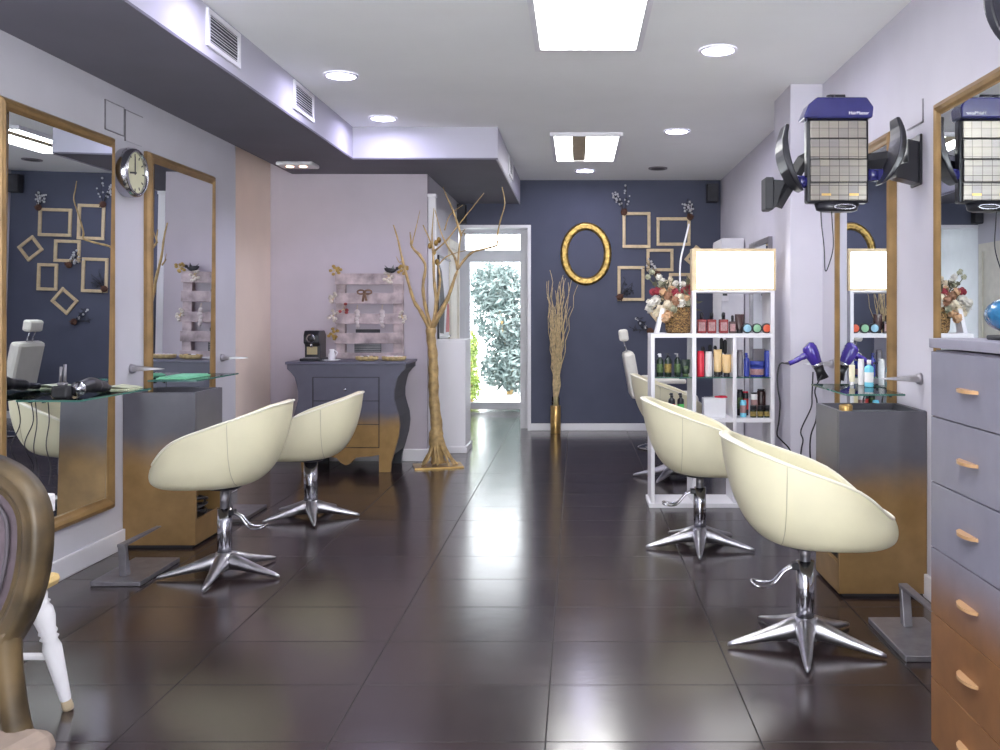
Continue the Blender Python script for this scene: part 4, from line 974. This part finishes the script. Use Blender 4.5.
def styling_chair(loc, rz, label, zoff, toe0, lever=True, sleeve=False, cache={}):
    g='cream tub chairs on five-toed chrome bases'
    t=thing('styling_chair',loc,label,'salon chair',g,rz)
    if 'shell' not in cache:
        mb,rim,n=shell_mesh(); o=mb.build('shell',M['leather'],None,solid=.034,subsurf=2); cache['shell']=o.data; cache['mods']=1; COL.objects.unlink(o); bpy.data.objects.remove(o)
        rp=[]
        for k in range(n):
            q=outline(2*PI*k/n,rim[k]); rp.append(q+Vector((0,0,-.004)))
        p=MB().tube([q+Vector(((q.x>0)*-.0+0,0,0)) for q in rp],.0055,8,closed=True); o=p.build('rim_piping',M['piping'],None); cache['pip']=o.data; COL.objects.unlink(o); bpy.data.objects.remove(o)
        for sg in (1,-1):
            pts=[]; s=MB()
            for i in range(1,19):
                z=.31*i/18; lo,hi=.3,2.6
                for _ in range(24):
                    m_=(lo+hi)/2
                    if outline(m_,z).x>-.11: lo=m_
                    else: hi=m_
                q=outline(lo,z); 
                if z<rimz(lo)-.004: pts.append(Vector((q.x,sg*(q.y+.0003),q.z)))
            s.tube(pts,.0014,5)
            o=s.build('side_seam',M['seam'],None); cache['seam%d'%sg]=o.data; COL.objects.unlink(o); bpy.data.objects.remove(o)
        # cushion
        v=[];f=[];n=40; rings=[(.045,.038),(.036,.045),(.034,.080),(.045,.098),(.075,.108),(.13,.110)]
        for ins,z in rings:
            for k in range(n):
                q=outline(2*PI*k/n,.07,ins+.008); q.z=z; v.append(q)
        for i in range(len(rings)-1):
            for k in range(n): f.append((i*n+k,i*n+(k+1)%n,(i+1)*n+(k+1)%n,(i+1)*n+k))
        f.append([k for k in range(n)][::-1]); f.append([(len(rings)-1)*n+k for k in range(n)])
        o=MB().add(v,f,True).build('seat_cushion',M['leather'],None); cache['cush']=o.data; COL.objects.unlink(o); bpy.data.objects.remove(o)
    def inst(name,me,z):
        o=bpy.data.objects.new(name,me); COL.objects.link(o); o.parent=t; o.location=(0,0,z); return o
    sh=inst('shell',cache['shell'],zoff); m_=sh.modifiers.new('solid','SOLIDIFY'); m_.thickness=.034; m_.offset=-1; m_=sh.modifiers.new('sub','SUBSURF'); m_.levels=1; m_.render_levels=2
    inst('rim_piping',cache['pip'],zoff); inst('side_seam',cache['seam1'],zoff); inst('side_seam',cache['seam-1'],zoff); inst('seat_cushion',cache['cush'],zoff)
    # pedestal
    MB().cyl((0,0,zoff-.018),(0,0,zoff+.004),.07,.09,24).build('seat_plate',M['black'],t)
    if sleeve: MB().cyl((0,0,.09),(0,0,zoff-.0185),.040,.040,28).build('column',M['chrome'],t)
    else:
        MB().cyl((0,0,.09),(0,0,.306),.0325,.0325,28).build('column',M['chrome'],t)
        MB().cyl((0,0,.3065),(0,0,zoff-.0185),.020,.020,20).build('piston',M['steel'],t)
    MB().lathe([(.052,.028),(.056,.05),(.050,.085),(.040,.102),(.034,.104)],28).build('hub',M['satin'],t)
    for k in range(5):
        a=toe0+k*2*PI/5; c_,s_=math.cos(a),math.sin(a); v=[];f=[]; n=12
        st=[(.02,.064,.038,.040),(.055,.062,.035,.038),(.10,.052,.029,.030),(.16,.038,.023,.022),(.22,.026,.017,.015),(.27,.016,.010,.010),(.287,.012,.005,.006)]
        for (d_,zc,wy,wz) in st:
            for j in range(n):
                q=2*PI*j/n; v.append((d_,wy*math.cos(q),max(.001,zc+wz*math.sin(q))))
        for i in range(len(st)-1):
            for j in range(n): f.append((i*n+j,i*n+(j+1)%n,(i+1)*n+(j+1)%n,(i+1)*n+j))
        f.append(list(range(n))); f.append([(len(st)-1)*n+j for j in range(n)])
        MB().add(v,f,True,Matrix.Rotation(a-rz,4,'Z')).build('toe',M['satin'],t)
    if lever:
        pts=[(-.03,.012,.29),(-.075,.012,.27),(-.115,.020,.225),(-.15,.035,.218),(-.185,.036,.224),(-.19,.0,.224),(-.185,-.036,.224),(-.15,-.035,.218),(-.115,-.020,.225),(-.075,-.012,.27),(-.03,-.012,.29)]
        MB().tube(catmull(pts,4),.0055,8).build('pump_lever',M['chrome'],t); MB().box(-.05,-.02,-.02,.02,.275,.30,b=.004).build('lever_bracket',M['black'],t)
    return t
R_=math.radians
styling_chair((.83,3.33,0),R_(-3),'cream tub salon chair at front right, largest one, beside the grey gold cabinet',.378,R_(-102.3))
styling_chair((.637,4.746,0),R_(-2),'cream tub salon chair on the right in front of the white shelf unit',.383,R_(-97.6))
styling_chair((.70,6.75,0),R_(0),'cream tub salon chair behind the white shelf unit',.378,R_(170))
styling_chair((-1.632,4.237,0),R_(180),'cream tub salon chair at the left, nearest the near left mirror',.416,R_(-87))
styling_chair((-1.58,5.43,0),R_(184),'cream tub salon chair in front of the curved console, with thick column',.354,R_(-70),lever=False,sleeve=True)
# reclining chair with head rest
M['bone']=pm('bone_vinyl',(.78,.76,.69),.45,var=.03)
rc=thing('reclining_chair',(.80,8.25,0),'white reclining salon chair with head rest and round base near the blue wall','salon chair')
MB().lathe([(.25,.0),(.255,.012),(.20,.028),(.06,.045),(.04,.06)],36).build('disc_base',M['chrome'],rc); MB().cyl((0,0,.05),(0,0,.36),.04,.04,20).build('column',M['chrome'],rc)
MB().box(-.25,.27,-.25,.25,.37,.50,b=.04).build('seat',M['bone'],rc)
MB().box(-.05,.05,-.20,.20,0,.42,b=.035,M=Matrix.Translation((-.27,0,.46))@Matrix.Rotation(-.18,4,'Y')).build('backrest',M['bone'],rc)
MB().cyl((-.35,.04,.87),(-.385,.04,.98),.006,.006,8).cyl((-.35,-.04,.87),(-.385,-.04,.98),.006,.006,8).build('headrest_rod',M['chrome'],rc)
MB().box(-.04,.04,-.10,.10,0,.105,b=.02,M=Matrix.Translation((-.375,0,.965))@Matrix.Rotation(-.12,4,'Y')).build('headrest',M['bone'],rc)
for sg in (-1,1): MB().box(-.2,.15,sg*.27-.025,sg*.27+.025,.60,.64,b=.012).box(-.05,-.02,sg*.27-.015,sg*.27+.015,.45,.60).build('armrest',M['bone'],rc)

# ------------------------------------------------------------------ hair processors
def processor(loc, rz, label, sx=1):
    t=thing('hair_processor',loc,label,'hair processor','ceiling-high hair processors',rz)
    s=4.0/F
    MB().box(-.135,.135,-.02,.035,-.365,.0,b=.01).build('panel_housing',M['black'],t)
    g,nt,b=new_mat('heater_glass'); N=nt.nodes; L=nt.links
    tc=N.new('ShaderNodeTexCoord'); mp=N.new('ShaderNodeMapping'); mp.inputs['Scale'].default_value=(1,1,1); mp.inputs['Rotation'].default_value=(PI/2,0,0); mp.inputs['Location'].default_value=(.126,0,.0)
    L.new(tc.outputs['Object'],mp.inputs[0]); br=N.new('ShaderNodeTexBrick'); br.offset=0; br.inputs['Scale'].default_value=1; br.inputs['Brick Width'].default_value=.042; br.inputs['Row Height'].default_value=.0415; br.inputs['Mortar Size'].default_value=.0012
    br.inputs['Color1'].default_value=(.46,.42,.35,1); br.inputs['Color2'].default_value=(.34,.32,.31,1); br.inputs['Mortar'].default_value=(.13,.11,.10,1); L.new(mp.outputs[0],br.inputs['Vector'])
    wv=N.new('ShaderNodeTexWave'); wv.bands_direction='Z'; wv.inputs['Scale'].default_value=60; wv.inputs['Distortion'].default_value=1.0; L.new(tc.outputs['Object'],wv.inputs[0])
    mx=N.new('ShaderNodeMix'); mx.data_type='RGBA'; mx.blend_type='MULTIPLY'; mx.inputs['Factor'].default_value=.5; L.new(br.outputs['Color'],mx.inputs['A']); L.new(wv.outputs['Color'],mx.inputs['B']); L.new(mx.outputs['Result'],b.inputs['Base Color'])
    b.inputs['Roughness'].default_value=.22; b.inputs['Metallic'].default_value=.4
    MB().box(-.122,.122,-.030,-.021,-.085,-.008,b=.004).box(-.122,.122,-.036,-.021,-.175,-.089,b=.004).box(-.122,.122,-.042,-.021,-.275,-.179,b=.004).box(-.122,.122,-.034,-.021,-.355,-.279,b=.004).build('heater_panel',g,t)
    MB().box(-.075,-.035,-.038,-.0345,-.335,-.325).build('panel_slot',M['brass'],t); MB().box(.045,.085,-.038,-.0345,-.335,-.325).build('panel_slot',M['brass'],t)
    MB().prism([(-.160,-.002),(.140,-.002),(.145,.045),(.115,.088),(-.10,.088),(-.135,.058)],'y',-.06,.05).build('hood_cap',M['navy'],t,bevel=.008)
    fc=bpy.data.curves.new('brand_text','FONT'); fc.body='HairMaster'; fc.size=.019; fc.extrude=.0006; fc.align_x='RIGHT'
    fo=bpy.data.objects.new('brand_text_curve',fc); COL.objects.link(fo); bpy.context.view_layer.update()
    me=bpy.data.meshes.new_from_object(fo.evaluated_get(bpy.context.evaluated_depsgraph_get())); COL.objects.unlink(fo); bpy.data.objects.remove(fo)
    fo=bpy.data.objects.new('brand_text',me); COL.objects.link(fo); fo.parent=t; fo.location=(.122,-.0612,.012); fo.rotation_euler=(PI/2,0,0); me.materials.clear(); me.materials.append(M['white'])
    MB().cyl((-.03,-.01,.0885),(-.03,-.01,.105),.02,.018,16).cyl((-.03,0,.1),(.035,0,.1),.012,.012,12).build('top_knob',M['black'],t)
    MB().lathe([(.098,-.366),(.090,-.395),(.07,-.402)],30,M=Matrix.Diagonal((1,.55,1,1))).build('fan_housing',M['black'],t)
    MB().tube([Vector((.045*math.cos(a)+.02,-.058,-.385+.010*math.sin(a))) for a in [k*2*PI/20 for k in range(20)]],.003,6,closed=True).build('fan_ring',M['chrome'],t)
    # curved side wings
    for sg,dz in ((-1,0.0),(1,.03)):
        ctr=[(q.x,q.z) for q in catmull([(.236,0,-.035),(.250,0,-.10),(.246,0,-.17),(.226,0,-.235),(.196,0,-.29),(.170,0,-.32)],3)]
        NW=len(ctr)-1
        v=[];f=[]
        for i,(x,z) in enumerate(ctr):
            q_=math.sin(PI*(.12+.80*i/NW)); w=.004+.011*q_; d_=.025+.055*q_
            for (ax,ay) in ((-w,-d_),(w,-d_),(w,d_),(-w,d_)): v.append((sg*(x+ax),ay-.05,z+dz))
        for i in range(len(ctr)-1):
            for k in range(4): f.append((i*4+k,i*4+(k+1)%4,(i+1)*4+(k+1)%4,(i+1)*4+k))
        f.append((0,1,2,3)); f.append(tuple(range(4*NW,4*NW+4)))
        wg=MB().add(v,f,False).build('side_wing',M['black'],t,bevel=.006)
        MB().cyl((sg*.136,0,-.27+dz),(sg*.175,0,-.27+dz),.028,.028,18).box(sg*.14,sg*.20,-.02,.02,-.295+dz,-.245+dz,b=.006).build('wing_joint',M['navy'],t)
    return t
def cable_loop(t):
    MB().tube(catmull([(-.075,-.02,-.36),(-.072,-.02,-.45),(-.060,-.02,-.56),(-.055,-.02,-.66),(-.035,-.02,-.62),(-.02,-.02,-.55),(-.025,-.02,-.45),(-.028,-.02,-.39)],6),.0025,6).build('hanging_cord',M['black'],t)
pr=processor((1.135,4.0,2.052),0,'black and blue hair processor with glass heater panel above the right cabinet')
cable_loop(pr)
def arms(t, wall, left):
    # wall bracket + boom + elbow + forearm, behind the panel
    MB().box(wall-.012,wall-.001,-.06,.06,-.29,-.07,b=.004).prism([(wall-.012,-.10),(wall-.012,-.28),(wall-.11,-.255),(wall-.12,-.21),(wall-.06,-.19),(wall-.06,-.09)],'y',-.045,.045).build('wall_bracket',M['black'],t,bevel=.004)
    MB().tube([(wall-.09,.02,-.165),(.10,.10,-.175),(.02,.11,-.18)],[.038,.036,.034],4,False).build('upper_boom',M['blackm'],t)
    MB().tube([(.155,.05,-.235),(.08,.07,-.235)],.024,16).build('metal_joint',M['satin'],t)
    if left: MB().tube([(.0,.11,-.10),(-.12,.11,-.16),(-.245,.10,-.36)],[.032,.032,.034],4,False).box(-.30,-.262,.05,.15,-.385,-.24,b=.006).prism([(-.262,-.25),(-.21,-.255),(-.25,-.37),(-.262,-.38)],'y',.06,.14).build('lower_boom',M['blackm'],t,bevel=.003)
    MB().box(-.06,.06,.0355,.14,-.20,-.10,b=.01).build('rear_mount',M['black'],t)
arms(pr,XR-1.135,True)
pr2=processor((1.36,2.36,2.22),R_(-60),'hair processor cut off at the top right corner above the chest of drawers')
MB().tube([(.0,.036,-.15),(.0,.09,-.15)],.03,10).build('upper_boom',M['blackm'],pr2)

# ------------------------------------------------------------------ hair dryer on the holder + cords
hd=thing('hair_dryer',(W(813,352,5.30).x,5.29,W(0,352,5.30).z),'blue purple hair dryer with black nozzle hanging in the holder by the pillar','hair dryer')
ax=Vector((.075,0,-.16)).normalized()
def hp(px,py,dy=0): return W(px,py,5.29+dy)-Vector(hd.location)
MB().tube([hp(807,344.5),hp(808,345.5),hp(809.5,348.5),hp(812.5,355),hp(816,362),hp(818,365)],[.020,.036,.043,.042,.033,.030],20).build('dryer_body',M['purple'],hd)
MB().tube([hp(816.7,363.3),hp(817.9,366)],[.034,.032],20).build('silver_ring',M['chrome'],hd)
MB().tube([hp(818,366),hp(820,371),hp(823,379)],[.030,.026,.036],20,flat=.55).build('nozzle',M['black'],hd)
MB().tube(catmull([hp(809,354),hp(801,357.5),hp(795,361),hp(789,363.5)],4),[.026]*4+[.021]*4+[.018]*5,14,flat=.8).build('dryer_handle',M['purple'],hd)
MB().tube([hp(789.5,363.3),hp(785,363.2)],[.009,.005],10).build('cord_relief',M['black'],hd)
def cord(pts,label,Y,r=.0045):
    o=MB().tube(catmull([W(*p[:2],(p[2] if len(p)>2 else Y)) for p in pts],5),r,7).build('loose_cable',M['black']); tag(o,label,'cord','cords by the right wall')
cord([(785,363.3),(780,364),(777.5,375),(778,390),(780,403),(779,420),(777,434),(781,440),(790,450),(797,470)],'black cord looping down from the blue hair dryer handle',5.28)
cord([(813,372,5.36),(812,395,5.4),(811,408,5.4),(801,430,5.42),(803,440,5.42),(801,452,5.43),(800,480,5.43)],'black cord running down the wall below the hair dryer nozzle',5.4)
cord([(822,375,5.1),(815,390,5.1),(817,402,5.1),(816,420,5.1),(811,435,5.1),(810,452,5.1),(812,475,5.1)],'black cord nearest the right cabinet edge',5.1)
# bottles on the right glass shelf
def sprod(px,Y,wpx,hpx,kind,cm,capm,lm,label):
    t=thing('styling_bottle',((px-CX)*Y/F,Y,.8515),label,'bottle','bottles on the right glass shelf'); bottle_mesh(t,kind,wpx*Y/F/2,hpx*Y/F,cm,capm,lm)
sprod(869,4.43,9,27,'cap',m_cy,m_wht,m_wht,'light blue bottle with white cap on the right glass shelf')
sprod(852,4.56,6,20,'tube',C('cream_tube',(.80,.72,.52)),m_wht,None,'cream tube standing on the right glass shelf behind the blue bottle')
sprod(861,4.56,6,26,'cyl',m_wht,m_wht,None,'slim white bottle on the right glass shelf near the mirror')

# ------------------------------------------------------------------ front left: oval back armchair and white wooden chair
oc=thing('oval_back_chair',(-1.18,1.465,0),'antique chair with gilded oval back and mauve velvet, cut off at the left edge','chair',rz=math.radians(-15))
n=72; A=.222; zc=.822
def ob(a,ins,d_):
    c_,s_=math.cos(a),math.sin(a)
    e=2/2.5 if s_>0 else 1.0; B=.138 if s_>0 else .272
    return ((A-ins)*math.copysign(abs(c_)**e,c_),.20-d_,zc+(B-ins)*math.copysign(abs(s_)**e,s_))
prof=[(.050,.0),(.050,.028),(.045,.034),(.040,.030),(.035,.036),(.024,.042),(.014,.036),(.010,.040),(.003,.030),(.0,.018),(.0,.0)]
v=[ob(2*PI*k/n,o_,d_) for k in range(n) for (o_,d_) in prof];f=[]; mp=len(prof)
for k in range(n):
    for i in range(mp): f.append((k*mp+i,((k+1)%n)*mp+i,((k+1)%n)*mp+(i+1)%mp,k*mp+(i+1)%mp))
MB().add(v,f,True).build('oval_frame',M['oldwood'],oc)
rs=[(.20,.040),(.14,.038),(.10,.034),(.062,.024),(.049,.008)]
v=[ob(2*PI*k/n,min(q,.20 if math.sin(2*PI*k/n)<=0 else .13),d_) for (q,d_) in rs for k in range(n)];f=[]
for i in range(len(rs)-1):
    for k in range(n): f.append((i*n+k,i*n+(k+1)%n,(i+1)*n+(k+1)%n,(i+1)*n+k))
f.append(list(range(n)))
MB().add(v,f,True).build('back_upholstery',M['mauve'],oc)
MB().tube([ob(2*PI*k/n,.066,.034) for k in range(n)],.004,6,closed=True).build('welt_cord',C('grey_welt',(.06,.05,.06),.8),oc)
for sg in (-1,1):
    MB().tube(catmull([(sg*.140,.182,.650),(sg*.138,.185,.58),(sg*.150,.19,.48),(sg*.175,.20,.36),(sg*.18,.20,.18),(sg*.185,.22,.0)],5),[.023]*20+[.022]*3+[.02]*3,10).build('rear_leg',M['oldwood'],oc)
    MB().lathe([(.014,0),(.018,.02),(.022,.2),(.026,.30),(.034,.32),(.034,.36)],16,M=Matrix.Translation((sg*.20,-.20,0))).build('front_leg',M['oldwood'],oc)
MB().box(-.235,.235,-.235,.225,.36,.415,b=.012).build('seat_rail',M['oldwood'],oc)
MB().box(-.225,.225,-.225,.215,.4155,.475,b=.028).build('seat_upholstery',M['beige'],oc)

wc=thing('white_wooden_chair',(-1.770,2.575,0),'white painted wooden chair with turned legs and yellow seat behind the antique chair','chair')
def turned_leg(name,top,bot):
    top=Vector(top); bot=Vector(bot); L=(top-bot).length
    prof=[(.010,0),(.012,.05),(.016,.10),(.022,.32),(.027,.52),(.020,.58),(.027,.60),(.020,.62),(.027,.645),(.024,.67),(.031,.76),(.030,.83),(.022,.87),(.028,.885),(.022,.90),(.026,.94),(.024,1)]
    q=Vector((0,0,1)).rotation_difference(top-bot).to_matrix().to_4x4()
    l=MB().lathe([(r,z*L) for r,z in prof],18,M=Matrix.Translation(bot)@q).build(name,M['white'],wc)
    MB().lathe([(.015,0),(.017,.01),(.013,.045)],14,M=Matrix.Translation(bot-Vector((0,0,.0)))@q).build('foot_cap',C('worn_foot',(.45,.36,.24),.5),l)
for sx_ in (-1,1):
    for sy_ in (-1,1): turned_leg('leg',(sx_*.16,sy_*.15,.385),(sx_*.225,sy_*.205,.002))
MB().box(-.21,.21,-.20,.20,.386,.425,b=.018).build('seat',M['pine'],wc)
MB().cyl((-.19,-.185,.17),(.19,-.185,.17),.011,.011,10).cyl((-.19,.185,.17),(.19,.185,.17),.011,.011,10).cyl((0,-.185,.17),(0,.185,.17),.011,.011,10).build('stretcher',M['white'],wc)
for x_ in (-.17,-.06,.06,.17): MB().cyl((x_,.165,.4255),(x_,.19,.61),.011,.010,10).build('spindle',M['white'],wc)
MB().box(-.20,.187,.178,.205,.605,.66,b=.006).build('crest_rail',M['white'],wc)

# ------------------------------------------------------------------ world, light, camera
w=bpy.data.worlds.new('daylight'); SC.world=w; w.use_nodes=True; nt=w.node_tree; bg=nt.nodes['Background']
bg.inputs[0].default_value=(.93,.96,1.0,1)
# lower hemisphere brightened to light the ceiling through the front opening, softer sky above
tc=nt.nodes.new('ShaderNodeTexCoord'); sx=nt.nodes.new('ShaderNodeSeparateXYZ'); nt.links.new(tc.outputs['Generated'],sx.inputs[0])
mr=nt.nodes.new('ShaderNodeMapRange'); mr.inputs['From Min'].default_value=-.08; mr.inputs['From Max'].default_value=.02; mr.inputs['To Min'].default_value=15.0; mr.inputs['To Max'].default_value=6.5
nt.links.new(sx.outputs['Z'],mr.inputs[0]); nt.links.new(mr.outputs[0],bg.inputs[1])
cam=bpy.data.cameras.new('camera'); co=bpy.data.objects.new('camera',cam); COL.objects.link(co)
co.location=(0,0,H); co.rotation_euler=(PI/2,0,0); cam.sensor_width=36; cam.sensor_fit='HORIZONTAL'; cam.lens=36*F/1000
cam.shift_x=-(CX-500)/1000; cam.shift_y=-(375-CY)/1000; cam.clip_start=.05
SC.camera=co
SC.view_settings.view_transform='Standard'; SC.view_settings.look='None'; SC.view_settings.gamma=1; SC.view_settings.use_curve_mapping=False
SC.view_settings.exposure=0.62
SC.cycles.max_bounces=10; SC.cycles.diffuse_bounces=5; SC.cycles.glossy_bounces=6; SC.cycles.transparent_max_bounces=12; SC.cycles.sample_clamp_indirect=6; SC.cycles.use_denoising=True
